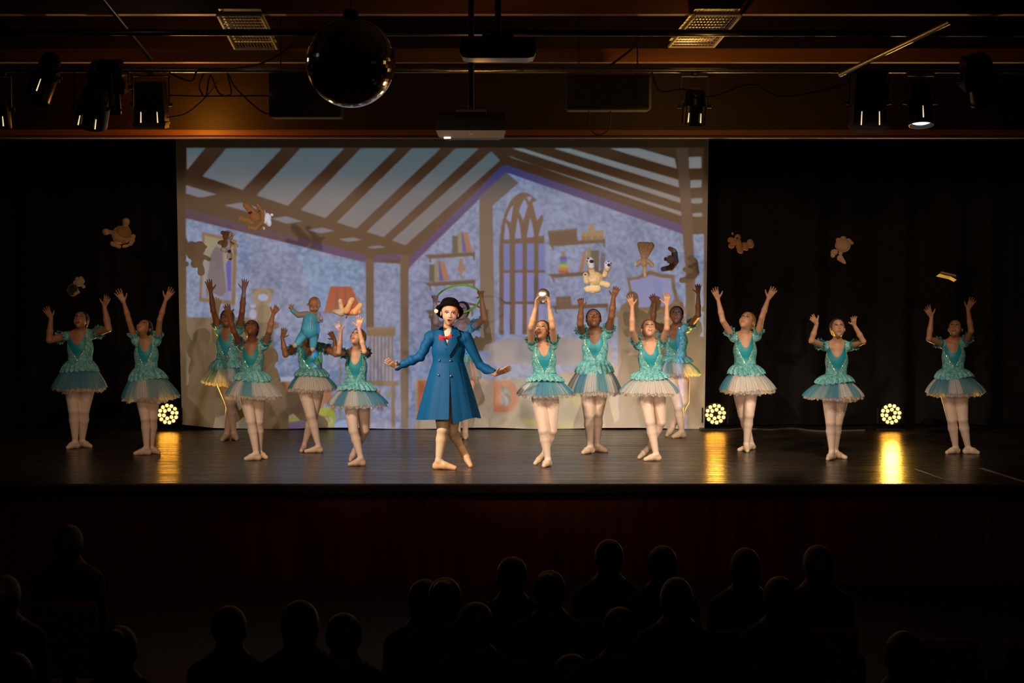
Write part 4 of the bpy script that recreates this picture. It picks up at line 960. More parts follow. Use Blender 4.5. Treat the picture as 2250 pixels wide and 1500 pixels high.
# ------------------------------------------------------------------ the dancers (joints in pixels of the photograph)
def leg(side, knee, ank, toe, mode='flat', **k): return dict(side=side, knee=knee, ank=ank, toe=toe, mode=mode, **k)
DANCERS = [
 (dict(crown=(180, 687), chin=(177, 722), pitch=28, yaw=-8, mouth=1.0, shL=(145, 738), shR=(207, 733), elL=(108, 747), elR=(238, 722), wrL=(112, 699), wrR=(229, 673),
       tipL=(98, 672), tipR=(238, 647), waist=(176, 794), whw=27, skirt=(114, 232, 850), fat=1.3, leg=1.16, skin='tan', legs=[leg(-1, (162, 901), (165, 970), (149, 984)), leg(1, (184, 901), (180, 969), (199, 981))]),
  'dark', 'leftmost dancer, mouth open, bent arms raised under the dark plush toy'),
 (dict(crown=(319, 708), chin=(315, 735), pitch=48, yaw=-14, roll=-6, mouth=.2, shL=(297, 749), shR=(346, 749), elL=(283, 703), elR=(351, 703), wrL=(272, 664), wrR=(364, 659),
       tipL=(256, 634), tipR=(381, 631), waist=(321, 810), whw=25, skirt=(268, 393, 870), fat=1.0, skin='tan', tilt=3, legs=[leg(-1, (319, 919), (322, 983), (297, 997)), leg(1, (336, 917), (332, 984), (349, 995))]),
  'dark', 'dancer with straight arms flung up, standing beside the left amber floor light'),
 (dict(crown=(500, 681), chin=(499, 720), pitch=22, yaw=0, mouth=0, shL=(481, 728), shR=(526, 726), elL=(469, 684), elR=(532, 684), wrL=(463, 640), wrR=(536, 638),
       tipL=(457, 611), tipR=(540, 610), waist=(499, 792), whw=25, skirt=(443, 552, 838), fat=1.1, skin='mid', tilt=-2, wshift=.4, legs=[leg(-1, (504, 884), (514, 952), (520, 965)), leg(1, (508, 882), (498, 953), (488, 967), ady=.12)]),
  'dark', 'dancer at the back left before the painted mantelpiece, tutu edge glowing amber'),
 (dict(crown=(553, 709), chin=(553, 739), pitch=44, yaw=0, mouth=0, shL=(529, 760), shR=(582, 759), elL=(514, 729), elR=(592, 727), wrL=(503, 692), wrR=(600, 690),
       tipL=(497, 665), tipR=(612, 670), waist=(553, 818), whw=24, skirt=(496, 617, 866), fat=1.0, skin='mid', tilt=-2, legs=[leg(-1, (551, 925), (563, 995), (540, 1009)), leg(1, (568, 925), (570, 993), (585, 1006))]),
  'dark', 'dancer with face tipped right back, standing just ahead of the amber-edged tutu'),
 (dict(crown=(680, 727), chin=(679, 762), pitch=10, yaw=0, mouth=0, shL=(651, 763), shR=(710, 762), elL=(627, 779), elR=(738, 778), wrL=(620, 742), wrR=(735, 745),
       tipL=(627, 717), tipR=(723, 726), waist=(683, 812), whw=25, skirt=(634, 740, 852), fat=1.22, leg=1.16, skin='mid', white=.9, fwdF=-.1, legs=[leg(-1, (683, 912), (700, 980), (672, 992)), leg(1, (687, 915), (669, 980), (662, 991), ady=.10)]),
  'dark', 'dancer with the falling baby doll before her face, elbows bent, legs crossed'),
 (dict(crown=(790, 728), chin=(782, 756), pitch=34, yaw=-26, mouth=.5, shL=(758, 777), shR=(807, 776), elL=(745, 774), elR=(801, 772), wrL=(749, 729), wrR=(789, 721),
       tipL=(737, 706), tipR=(791, 692), waist=(782, 840), whw=23, skirt=(722, 851, 886), fat=.95, skin='fair', thumbR=1, legs=[leg(-1, (777, 947), (793, 1006), (768, 1021)), leg(1, (801, 945), (780, 990), (770, 1012), 'point')]),
  'auburn', 'dancer reaching for the curly tan toy overhead, left of the woman in the blue coat'),
 (dict(crown=(1018, 664), chin=(1013, 703), pitch=14, yaw=-12, mouth=.1, shL=(985, 722), shR=(1036, 720), elL=(958, 708), elR=(1064, 700), wrL=(956, 664), wrR=(1058, 654),
       tipL=(956, 650), tipR=(1056, 640), waist=(1016, 778), whw=24, skirt=(972, 1056, 826), fat=1.2, skin='light', fist=True, H=1.48, legs=[leg(-1, (1008, 884), (1006, 948), (998, 962)), leg(1, (1024, 884), (1022, 948), (1022, 963))]),
  'dark', 'dancer behind the woman in the blue coat, holding a green hoop over her head'),
 (dict(crown=(1195, 708), chin=(1188, 745), pitch=26, yaw=-18, mouth=.55, shL=(1168, 759), shR=(1218, 757), elL=(1166, 720), elR=(1214, 718), wrL=(1177, 675), wrR=(1207, 675),
       tipL=(1181, 645), tipR=(1205, 645), waist=(1197, 823), whw=25, skirt=(1138, 1258, 864), fat=1.0, skin='light', palmL=(.9, -.4, .0), palmR=(-.9, -.4, .0), thumbL=1, curl=.5,
       legs=[leg(-1, (1194, 945), (1204, 1009), (1195, 1024)), leg(1, (1212, 945), (1196, 998), (1176, 1019), 'point')]),
  'auburn', 'smiling dancer holding a silver ball above her head'),
 (dict(crown=(1304, 683), chin=(1304, 720), pitch=28, yaw=0, mouth=0, shL=(1279, 734), shR=(1337, 732), elL=(1275, 711), elR=(1344, 694), wrL=(1277, 674), wrR=(1348, 653),
       tipL=(1275, 651), tipR=(1357, 627), waist=(1307, 794), whw=27, skirt=(1245, 1364, 858), fat=1.2, leg=1.05, skin='brown', legs=[leg(-1, (1294, 911), (1297, 981), (1281, 995)), leg(1, (1314, 906), (1311, 978), (1332, 991))]),
  'dark', 'dancer in turquoise tutu standing straight under the cream toy dog with paw prints'),
 (dict(crown=(1426, 708), chin=(1425, 739), pitch=30, yaw=4, mouth=.15, shL=(1400, 758), shR=(1455, 755), elL=(1389, 724), elR=(1465, 721), wrL=(1389, 673), wrR=(1465, 671),
       tipL=(1381, 646), tipR=(1466, 638), waist=(1430, 817), whw=25, skirt=(1362, 1491, 860), fat=1.0, skin='light', white=.55, wshift=-.35, legs=[leg(-1, (1428, 927), (1442, 998), (1418, 1010)), leg(1, (1452, 927), (1427, 983), (1404, 1006), 'point')]),
  'auburn', 'brightly lit dancer with white-fronted tutu, below the long-eared tan rabbit toy'),
 (dict(crown=(1487, 676), chin=(1485, 710), pitch=18, yaw=-8, mouth=0, shL=(1464, 727), shR=(1512, 720), elL=(1434, 709), elR=(1534, 693), wrL=(1439, 668), wrR=(1534, 645),
       tipL=(1430, 644), tipR=(1534, 621), waist=(1484, 784), whw=24, skirt=(1452, 1539, 818), fat=1.05, skin='mid', legs=[leg(-1, (1491, 895), (1498, 948), (1479, 960)), leg(1, (1504, 882), (1478, 938), (1465, 957), 'point')]),
  'dark', 'dancer at the back right edge of the screen, tutu glowing amber on its right side'),
 (dict(crown=(1645, 691), chin=(1637, 722), pitch=36, yaw=-28, roll=-8, mouth=0, shL=(1610, 740), shR=(1664, 739), elL=(1588, 704), elR=(1674, 697), wrL=(1578, 658), wrR=(1688, 656),
       tipL=(1567, 628), tipR=(1704, 628), waist=(1637, 803), whw=24, skirt=(1583, 1704, 855), fat=1.0, skin='light', white=.8, wshift=.1, curl=.4, legs=[leg(1, (1646, 911), (1640, 976), (1642, 991)), leg(-1, (1633, 911), (1651, 976), (1624, 989), ady=.14, kdy=.05)]),
  'fair', 'dancer right of the middle floor light, arms in a wide V'),
 (dict(crown=(1841, 705), chin=(1839, 739), pitch=20, yaw=2, mouth=.1, shL=(1810, 760), shR=(1870, 760), elL=(1783, 748), elR=(1897, 750), wrL=(1795, 710), wrR=(1877, 714),
       tipL=(1780, 692), tipR=(1875, 692), waist=(1837, 825), whw=23, skirt=(1766, 1897, 869), fat=.95, skin='light', legs=[leg(-1, (1825, 927), (1828, 991), (1819, 1009)), leg(1, (1840, 927), (1835, 990), (1858, 1006), ady=.06)]),
  'auburn', 'dancer with hands cupped beside her head, standing left of the right floor light'),
 (dict(crown=(2101, 705), chin=(2096, 740), pitch=26, yaw=-22, mouth=.4, shL=(2071, 756), shR=(2123, 752), elL=(2041, 744), elR=(2134, 727), wrL=(2047, 697), wrR=(2127, 680),
       tipL=(2034, 670), tipR=(2140, 652), waist=(2094, 812), whw=24, skirt=(2037, 2164, 860), fat=1.05, leg=1.05, skin='tan', tilt=1, legs=[leg(-1, (2092, 921), (2100, 983), (2081, 995)), leg(1, (2116, 921), (2127, 983), (2149, 995))]),
  'dark', 'dancer at far right under the falling book, feet apart'),
]
BODIES = []
for i, (S, hc_, label) in enumerate(DANCERS):
    B = person(S, label); costume(B, S, 11 + 7 * i); hair(B, hc_); BODIES.append(B)

# ------------------------------------------------------------------ the woman in the blue coat
def lead():
    S = dict(crown=(988, 661), chin=(988.5, 716), pitch=4, yaw=4, roll=-5, mouth=.9, brow=.5, shL=(946, 738), shR=(1024, 741), elL=(924, 783), elR=(1054, 802), wrL=(873, 806), wrR=(1089, 822),
             tipL=(846, 790), tipR=(1125, 806), waist=(985, 800), whw=33, fat=1.0, skin='fair', slim=True, vox=.0034, H=1.64, hh=.243, fwdU=-.3, fwdF=-1, fwdH=-.6, palmL=(.3, -.5, -.8), palmR=(-.3, -.5, -.8), thumbL=1, thumbR=1, spread=.7, curl=-.05,
             legs=[leg(-1, (973, 944), (964, 1004), (999, 1029)), leg(1, (993, 945), (1012, 981), (1034, 1024), 'point', ady=.10)])
    B = person(S, 'woman in a long blue double-breasted coat, black hat and red bow tie', group='lead dancer'); del B['root']['group']
    V, F, N, T, root, sc = B['V'], B['F'], B['N'], B['T'].astype(str), B['root'], B['sc']; base = B['base']
    PXv, PYv = topx(V + base)
    q = V - B['waist']; hgt = q @ B['spine'] / B['hl']
    front = N[:, 1] < .3
    # V opening between the lapels, seen from the front
    half = np.interp(PYv, [700, 716, 735, 758], [14, 11, 8, 0]); vee = front & (np.abs(PXv - 982) < half) & (PYv < 758)
    arm = np.char.startswith(T, 'upper') | np.char.startswith(T, 'fore')
    nk = (T == 'neck') | (T == 'head')
    coat = ((T == 'torso') | arm) & ~vee & ~nk & (hgt > -.30)
    wrk = np.zeros(len(V), bool)
    wr_ = .012 + .004 * np.sin(V[:, 0] * 60 + V[:, 2] * 45) * arm
    M_COAT = mat('blue_wool', (.002, .092, .28), .62, spec=.22, bump=dict(scale=(8, 8, 8), f=2, s=.25, dist=.01))
    cm = shell('coat_body', V, F, N, coat, wr_, M_COAT, root)
    shell('shirt_front', V, F, N, vee & ((T == 'torso') | (T == 'neck')) & (PYv > 721), .004, mat('cream_shirt', (.72, .64, .50), .6), root)
    c = B['waist'].copy(); a0 = B['wr'] * 1.12
    def skirt(th, t):
        # th measured from the front slit, once round
        pl = np.abs(((th / (2 * PI) * 9) % 1) - .5) * 2
        r = a0 + (.305 - a0) * t ** .92 + .020 * t * (pl - .5)
        front_drop = .06 * np.exp(-(np.minimum(th, 2 * PI - th) / .5) ** 2) * t
        side = np.where(th > PI, 1, -1)
        z = .03 - .545 * t - front_drop * np.where(th < PI, 1.0, .3) + .02 * t * np.sin(th * 2 + 1)
        ang = -PI / 2 + .10 + (th - PI) * (1 - .020 * t) + PI
        return c[0] + r * 1.02 * np.cos(ang), c[1] + .80 * r * np.sin(ang) - .012 * (th < .6) * (1 - t), c[2] + z
    cs = band('coat_skirt', skirt, 180, 14, M_COAT, root, None, 0.0, 2 * PI - .001)
    band('waist_seam', lambda th, t: (c[0] + (a0 + .004) * 1.02 * np.cos(th), c[1] + .80 * (a0 + .004) * np.sin(th), c[2] + .028 - .012 * t), 64, 1, M_COAT, root)
    dg = bpy.context.evaluated_depsgraph_get()
    def bvh(o):
        me = o.data; return BVHTree.FromPolygons([v.co.copy() for v in me.vertices], [list(p.vertices) for p in me.polygons])
    tb = [bvh(cm), bvh(cs), BVHTree.FromPolygons(V.tolist(), F.tolist())]
    def hit(px, py, off):
        o = CAM - base; d = ray(px, py); best = None
        for t in tb:
            h_ = t.ray_cast(Vector(o), Vector(d).normalized())
            if h_[0] is not None and (best is None or h_[3] < best[3]): best = h_
        if best is None: return np.array(W(px, py, B['Y0'] - .08)) - base
        return np.array(best[0]) - np.array(Vector(d).normalized()) * off
    def strip2(name, inner, outer, off, m, n=48, w_=12):
        def rs(pl):
            pl = np.array(pl, float); d = np.r_[0, np.cumsum(np.linalg.norm(np.diff(pl, axis=0), axis=1))]; t = np.linspace(0, d[-1], n); return np.stack([np.interp(t, d, pl[:, i]) for i in (0, 1)], 1)
        a_, b_ = rs(inner), rs(outer); V2 = []
        for i in range(n):
            for j in range(w_ + 1):
                u = j / w_; p = a_[i] * (1 - u) + b_[i] * u; V2.append(hit(p[0], p[1], off))
        i = np.arange(n - 1)[:, None]; j = np.arange(w_)[None]; F2 = np.stack([i * (w_ + 1) + j, (i + 1) * (w_ + 1) + j, (i + 1) * (w_ + 1) + j + 1, i * (w_ + 1) + j + 1], -1).reshape(-1, 4)
        o = link(name, np_mesh(name, V2, F2), m, cm); sm = o.modifiers.new('smooth', 'SMOOTH'); sm.iterations = 8; so = o.modifiers.new('thick', 'SOLIDIFY'); so.thickness = .009; so.offset = 0; return o
    strip2('lapel', [(974, 714), (975, 726), (976.5, 738), (979.5, 750), (983, 764)], [(967, 717), (960, 726), (955, 736), (964.5, 739), (960.5, 750), (980, 769)], .012, M_COAT)
    strip2('lapel', [(991.5, 714), (990.5, 726), (988, 738), (984.5, 752), (980, 764)], [(1002, 717), (1009, 726), (1013, 738), (1003.5, 741), (1007, 752), (986, 786)], .017, M_COAT)
    M_BTN = mat('silver_button', (.80, .74, .62), .22, 1.0)
    for px, py in ((965.5, 791.5), (990, 792.5), (964, 824), (990.5, 826)):
        p = hit(px, py, .004); MB().lathe([(.001, .012), (.008, .010), (.0125, .004), (.012, -.004)], Matrix.Translation([float(v) for v in p]) @ Matrix.Rotation(PI / 2, 4, 'X'), 16).done('button', M_BTN, cm if py < 800 else cs, True)
    k = hit(979.5, 741, .022); bw = 14.5 / B['s']; M_BOW = mat('red_satin', (.70, .022, .022), .38)
    M_B = Matrix.Translation([float(v) for v in k]) @ Matrix.Rotation(math.radians(-5), 4, 'Y')
    bow = MB(); 
    for sd in (-1, 1):
        n0 = len(bow.bm.verts); bow.prism([(sd * .004, .006), (sd * .004, -.006), (sd * bw * .55, -.020), (sd * bw * .96, -.033), (sd * bw, -.020), (sd * bw * .97, 0), (sd * bw, .022), (sd * bw * .94, .033), (sd * bw * .55, .019)], -.010, .010, M_B)
    bmesh.ops.bevel(bow.bm, geom=list(bow.bm.edges), offset=.005, segments=2, affect='EDGES', profile=.6)
    bo = bow.done('bow_tie', M_BOW, root, True); MB().box((0, -.004, 0), (.019, .026, .024), bev=.006).done('knot', M_BOW, bo, True).matrix_local = M_B
    # tutu netting showing in the slit, stockings, pointe shoes
    shell('stockings', V, F, N, np.char.startswith(T, 'leg') | np.char.startswith(T, 'foot'), .003, mat('cream_stockings', (.74, .58, .42), .55), root)
    band('net_petticoat', lambda th, t: (c[0] + (a0 * .8 + .13 * t) * np.cos(th), c[1] + .75 * (a0 * .8 + .13 * t) * np.sin(th), c[2] - .02 - .50 * t + .012 * np.sin(th * 30) * t), 160, 6, TULLE, root,
         lambda th, t: np.stack([.30 + 0 * t, .30 + 0 * t, .31 + 0 * t, .75 + 0 * t], -1))
    for i in (0, 1):
        sh = shell('pointe_shoe', V, F, N, (T == 'foot%d' % i) & ((V[:, 2] < .068) | (i == 1)), .006, mat('peach_satin', (.80, .48, .27), .30), root)
        an = W(*S['legs'][i]['ank'], B['Y0'] + (.1 if i else 0)) - base
    # hat
    R = B['R']; h = B['h']; hc = B['hc']; up = nrm(R[2] - .60 * R[1] + .03 * R[0]); fx = nrm(np.cross(R[1], up)); fy = np.cross(up, fx); o_ = W(987.3, 682.5, B['Y0'] + .01) - base
    M4 = Matrix(((fx[0], fy[0], up[0], o_[0]), (fx[1], fy[1], up[1], o_[1]), (fx[2], fy[2], up[2], o_[2]), (0, 0, 0, 1)))
    M_HAT = mat('black_felt', (.003, .003, .0035), .9, spec=.12)
    MB().lathe([(.118, -.020), (.136, -.012), (.140, -.004), (.130, -.002), (.112, -.006), (.098, .004), (.098, .04), (.095, .072), (.083, .098), (.048, .111), (.001, .114)], M4 @ Matrix.Diagonal((1, 1.12, 1, 1)), 48).done('bowler_hat', M_HAT, root, True); hat = [o for o in root.children if o.name.startswith('bowler')][0]
    MB().lathe([(.0985, .004), (.1005, .006), (.1005, .028), (.0985, .030)], M4 @ Matrix.Diagonal((1, 1.12, 1, 1)), 48).done('hat_band', mat('black_ribbon', (.004, .004, .005),   .4), hat, True)
    fl = (W(958.5, 683, B['Y0'] - .02) - base); rg = np.random.RandomState(5); pr = [el(fl, (.012, .010, .012), None, .003, 'f')]
    for a in range(7): pr.append(el(fl + [.013 * math.cos(a * .9), -.004 + .004 * rg.rand(), .015 * math.sin(a * .9)], (.0095, .007, .0085), None, .002, 'f'))
    blob('hat_flower', pr, mat('cream_petals', (.80, .70, .58), .7), hat, .0035)
    pr = [el(hc + h * (-.055 * R[1] + .10 * R[2]), (.36 * h, .44 * h, .37 * h), R, .01, 'h'), el(hc + h * (.60 * R[1] - .14 * R[2]), (.62 * h, .62 * h, .70 * h), R, .01, 'h', 'sub'), el(hc - h * .55 * R[2], (.7 * h, .7 * h, .32 * h), R, .02, 'h', 'sub'), el(hc + h * (-.48 * R[1] - .05 * R[2]), (.15 * h, .13 * h, .15 * h), R, .01, 'h')]
    blob('hair', pr, mat('hair_auburn', HAIRC['auburn'], .42), root, .005)
    return B
LEAD = lead()
# ------------------------------------------------------------------ things held and thrown
def toy(name, Y, origin, label, cat, parts, group=None, vox=.004):
    """parts: (part name, material, [blobs]); a blob is (x, y, r[, ry[, dy]]) or (x0, y0, x1, y1, r0, r1, dy0, dy1) in pixels, depth in metres"""
    s = scale_at(Y); base = W(origin[0], origin[1], Y); root = empty(name, base, label, cat, group)
    for pn, m, bl in parts:
        pr = []
        for b in bl:
            if len(b) >= 6:
                dy0 = b[6] if len(b) > 6 else 0; dy1 = b[7] if len(b) > 7 else dy0
                pr.append(rc(W(b[0], b[1], Y + dy0) - base, W(b[2], b[3], Y + dy1) - base, b[4] / s, b[5] / s, .006, 'x'))
            else:
                ry = b[3] if len(b) > 3 else b[2]; dy = b[4] if len(b) > 4 else 0
                pr.append(el(W(b[0], b[1], Y + dy) - base, (b[2] / s, min(b[2], ry) / s * .95, ry / s), None, .006, 'x'))
        blob(pn, pr, m, root, vox)
    return root
def fur(name, c, f=90): 
    d = tuple(v * .72 for v in c); return mat(name, c, .9, noise=dict(scale=(1, 1, 1), f=f, d=3, c0=d, c1=c, p0=.3, p1=.62), bump=dict(scale=(1, 1, 1), f=f, s=.9, dist=.006), sheen=.3)
Yb = lambda i, d=-.10: BODIES[i]['Y0'] + d
M_EYE = mat('black_bead', (.008, .007, .007), .25); M_PAD = mat('brown_pad', (.045, .016, .010), .7)
TG = 'soft toys thrown in the air'
toy('plush_toy', Yb(0), (164, 628), 'dark brown plush toy with a woolly cream head, flying above the far left dancer', 'soft toy', [
    ('body', fur('dark_fur', (.020, .011, .008)), [(160, 637, 12, 13.5), (150, 638, 4)]), ('woolly_head', fur('cream_wool', (.46, .36, .26), 60), [(174, 620, 10, 9), (183, 629, 4), (165, 621, 5), (181, 617, 5), (170, 613, 5), (178, 612, 5)]),
    ('foot', fur('pale_paw', (.55, .30, .15)), [(164, 645, 172, 641, 2.4, 3.5, -.05)]), ('strap', M_BLK, [(163, 602, 163.5, 617, .8, .8)])], TG)
toy('teddy_bear', Yb(1), (266, 515), 'honey coloured teddy tumbling upside down at upper left with round feet up', 'soft toy', [
    ('body', fur('honey_fur', (.50, .31, .12)), [(267, 516, 21, 20), (275, 496, 279, 503, 5, 6), (277, 487, 8, 8.5), (276, 490, 276, 500, 5.5, 4.5), (233, 509, 8, 7), (240, 509, 252, 512, 4, 5), (291, 527, 287, 535, 5.5, 4.5), (293, 519, 5), (247, 535, 262, 541, 5, 4.5, -.04), (272, 541, 281, 539, 3.5, 3)]),
    ('foot_pad', mat('pale_pad', (.52, .38, .22), .8), [(278, 485, 5.5, 6, -.02), (234, 508, 5.5, 5, -.02)]), ('shirt', fur('mustard_shirt', (.30, .19, .06), 40), [(270, 512, 18.5, 16, -.025)])], TG)
toy('teddy_bear', Yb(2), (498, 540), 'small brown teddy bear upright in the air before the framed picture', 'soft toy', [
    ('body', fur('brown_fur', (.52, .38, .24)), [(500.5, 518, 11.5, 13), (489.5, 511.5, 4.6, 5), (512, 516, 3.4), (507, 521, 5.5, 5, -.05), (498, 537, 11.5, 13), (489, 532, 484, 534, 5, 6), (507, 535, 516, 538, 4.5, 4), (492, 549, 8, 8), (503, 551, 6, 6.5, -.04), (505, 558, 505, 565, 6, 6.8, -.02)]),
    ('pale_paw', mat('pale_pad', (.5, .4, .3), .8), [(519.5, 540, 4.5, 4, -.01)]), ('eye', M_EYE, [(501.5, 516, 1.4, 1.5, -.058)]), ('eye', M_EYE, [(509, 518, 1.2, 1.3, -.07)]), ('nose', M_EYE, [(506, 520.5, 1.4, 1.1, -.083)]), ('foot_pad', M_PAD, [(504, 552, 3.6, 3.8, -.07)]), ('foot_pad', M_PAD, [(506, 569, 3.8, 2.2, -.045)]), ('ribbon', mat('dark_ribbon', (.03, .012, .03), .6), [(507, 530, 515, 536, .9, .9, -.065)])], TG)
toy('teddy_bear', Yb(3), (560, 476), 'cream teddy bear tumbling sideways in the air before the painted rafters', 'soft toy', [
    ('body', fur('cream_fur', (.86, .66, .44)), [(561, 477, 13, 12.5), (541, 451, 557, 468, 7.5, 8), (529, 480, 555, 488, 7.5, 7), (566, 450, 578, 466, 4.6, 5, -.04), (578, 466, 577, 482, 5, 5, -.04), (547, 500, 562, 503, 5, 5, -.04), (562, 503, 575, 490, 5, 5, -.04), (586, 480, 10, 13, .02), (597, 472, 4, 3.2), (578, 502, 4.6, 4.2), (591, 490, 6, 8)]),
    ('tag', mat('red_tag', (.35, .012, .010), .6), [(547, 468, 552, 466, 2.2, 2.2, -.05)]), ('button', M_EYE, [(569, 464, 1.4, 2, -.085)])], TG)
def baby():
    Y = Yb(4, -.34)
    SK = mat('doll_vinyl', (.46, .24, .12), .42); BLU = mat('blue_sleepsuit', (.06, .42, .72), .8, noise=dict(scale=(1, 1, 1), f=14, c0=(.05, .38, .68), c1=(.09, .48, .76))); GRY = mat('grey_sleeve', (.30, .28, .24), .85); PAL = mat('pale_sole', (.50, .44, .40), .85)
    toy('baby_doll', Y, (682, 700), 'baby doll in a blue zipped sleepsuit falling upright in front of a dancer', 'doll', [
        ('head', SK, [(691, 667, 13.2, 15.5), (690, 677, 10.5, 9.5, -.015), (675.5, 669, 1.8, 3.6), (703.5, 672, 1.6, 3.4), (688, 674, 2.2, 2.2, -.075), (684, 679, 4, 3, -.045), (696, 679, 4, 3, -.045)]),
        ('sleepsuit', BLU, [(683, 697, 16, 12), (683, 706, 682, 724, 18, 21), (674, 726, 653, 754, 12, 7, 0, -.02), (691, 726, 688, 760, 12, 7.5, 0, -.02)]),
        ('sleeve', GRY, [(674, 690, 656, 692, 7, 6), (656, 692, 645, 684, 6, 5)]), ('sleeve', GRY, [(698, 690, 702, 703, 6.5, 6, -.02), (702, 703, 706, 704, 6, 4.5, -.04)]), ('yoke', GRY, [(686, 689, 14, 6, -.012)]),
        ('cuff', BLU, [(646, 685, 643, 682, 5.4, 5.2)]), ('hand', SK, [(640, 676, 4.6, 4.6), (637, 672, 636, 669, 1.5, 1.2), (640, 671, 640, 667.5, 1.5, 1.2), (643.5, 672, 645, 669, 1.5, 1.2), (636, 677, 634, 676, 1.4, 1.2)]), ('hand', SK, [(705, 700, 4.2, 4.6, -.075), (703, 695, 704, 694, 1.6, 1.3, -.075), (708, 698, 708, 696, 1.4, 1.3, -.08)]),
        ('sock', PAL, [(648, 758, 6, 6.5, -.03)]), ('sock', PAL, [(687, 766, 5.6, 7, -.03)]), ('zip', mat('zip_tape', (.62, .62, .58), .5), [(683, 698, 682.5, 722, .9, .9, -.099, -.113)]),
        ('eye', M_EYE, [(684, 671.5, 2.0, .8, -.070)]), ('eye', M_EYE, [(695.5, 673, 2.0, .8, -.070)]), ('mouth', mat('doll_lips', (.35, .08, .06), .5), [(688.5, 681.5, 3.0, .9, -.069)])])
baby()
toy('teddy_bear', Yb(5, -.25), (765, 676), 'curly tan soft toy just above a dancer\'s fingertips before the lampshade', 'soft toy', [
    ('body', fur('curly_tan', (.46, .32, .18), 130), [(768, 684, 18, 9), (748, 661, 752, 682, 5, 6.5), (773, 660, 762, 683, 7, 7.5, -.03), (791, 671, 781, 685, 6, 8), (734, 684, 750, 687, 4, 8), (789, 684, 5, 6)]), ('ribbon', mat('wine_ribbon', (.13, .012, .03), .5), [(757, 672, 763, 665, 1.8, 1.8, -.04)]), ('ribbon_tail', mat('wine_ribbon', (.13, .012, .03), .5), [(762, 694, 761, 698, 1.6, 1.6, -.02)])], TG)
toy('toy_dog', Yb(8), (1310, 606), 'cream toy dog with dark paw prints on its raised soles, above a dancer\'s hands', 'soft toy', [
    ('body', fur('ivory_fur', (.88, .77, .54), 60), [(1309, 612, 16, 15.5), (1298, 585, 1302, 600, 6.5, 7.5), (1296, 574, 1299, 584, 10, 8, -.03), (1336, 584, 1329, 604, 6.5, 6), (1336, 580, 1335, 590, 8.5, 7, -.03), (1287, 604, 1289, 618, 6.5, 6.5, -.02), (1322, 622, 1335, 626, 6.5, 7.5, -.02), (1292, 635, 1312, 634, 8, 9), (1306, 622, 10, 8), (1286, 634, 4), (1302, 640, 8, 5)]),
    ('paw_print', M_PAD, [(1299.5, 574, 4.6, 3.6, -.078)]), ('toe_print', M_PAD, [(1292.5, 567.5, 2.3, 1.6, -.072)]), ('toe_print', M_PAD, [(1290.5, 573.5, 1.5, 1.7, -.068)]), ('paw_print', M_PAD, [(1337.5, 582, 3.6, 3.4, -.069)]), ('toe_print', M_PAD, [(1336.5, 574.5, 2.2, 1.6, -.062)]), ('toe_print', M_PAD, [(1332, 578, 1.5, 1.5, -.062)]), ('toe_print', M_PAD, [(1341.8, 578, 1.4, 1.6, -.060)]), ('arm_patch', M_PAD, [(1286, 603, 2.8, 1.6, -.05)])], TG)
toy('comforter_rabbit', Yb(9, .15), (1416, 572), 'long-eared tan soft rabbit falling head down above the painted mirror', 'soft toy', [
    ('body', fur('tan_plush', (.66, .50, .36)), [(1415, 577, 8, 9.5), (1406, 537, 1412, 567, 6, 3.4), (1414, 537, 1414, 567, 6, 3.2, -.01), (1422, 537, 1416, 567, 6, 3.2, -.01), (1430, 540, 1419, 567, 8, 3.6), (1407, 573, 1399, 581, 4.2, 4.8), (1424, 573, 1432, 581, 4.2, 4.8), (1416, 588, 1417, 606, 4.2, 3.8)]),
    ('mitten', fur('pale_plush', (.74, .60, .46)), [(1398, 582.5, 4.2, 3.6)]), ('mitten', fur('pale_plush', (.74, .60, .46)), [(1433, 583.5, 4.2, 4)])], TG)
toy('plush_toy', Yb(10), (1475, 568), 'dark brown and grey curved plush animal flying right of the tan rabbit', 'soft toy', [
    ('body', fur('coffee_fur', (.085, .045, .028)), [(1482, 556, 1484, 574, 7, 7), (1484, 574, 1474, 588, 7.5, 7), (1474, 588, 1457, 591, 6, 5.5), (1462, 569, 3.6, 4.5)]), ('grey_face', fur('grey_plush', (.28, .23, .18)), [(1473, 570, 9, 9.5, -.02), (1472, 546, 1481, 551, 4.5, 5.5, -.01)])], TG)
toy('teddy_bear', Yb(11), (1626, 535), 'orange brown teddy bear flying in the dark above the wide V arms', 'soft toy', [
    ('body', fur('russet_fur', (.55, .28, .10)), [(1609.5, 513, 2.8, 3), (1606, 527, 7.5, 6.5), (1607, 540, 7, 6), (1621, 521, 6.5, 7, -.02), (1616, 530, 9, 8), (1622, 532, 1626, 550, 7, 6.5, -.05), (1636, 541, 10, 9), (1648, 532, 1650, 538, 7, 7), (1628, 554, 4.5, 3.2, -.04), (1640, 547, 5, 4, -.03)]), ('nose', M_EYE, [(1619.5, 523, 2.0, 2.2, -.062)])], TG)
toy('plush_toy', Yb(12), (1845, 550), 'tan plush toy with floppy limbs flying in the dark above the cupped-hands dancer', 'soft toy', [
    ('body', fur('sand_fur', (.40, .23, .12)), [(1852, 539, 17, 15), (1842, 527, 5.5, 5), (1853, 523, 6.5, 4.5), (1864, 528, 1872, 534, 5, 3.6), (1833, 554, 8, 6.5), (1830, 561, 5), (1846, 567, 1856, 577, 7, 3), (1847, 556, 4.5)])], TG)
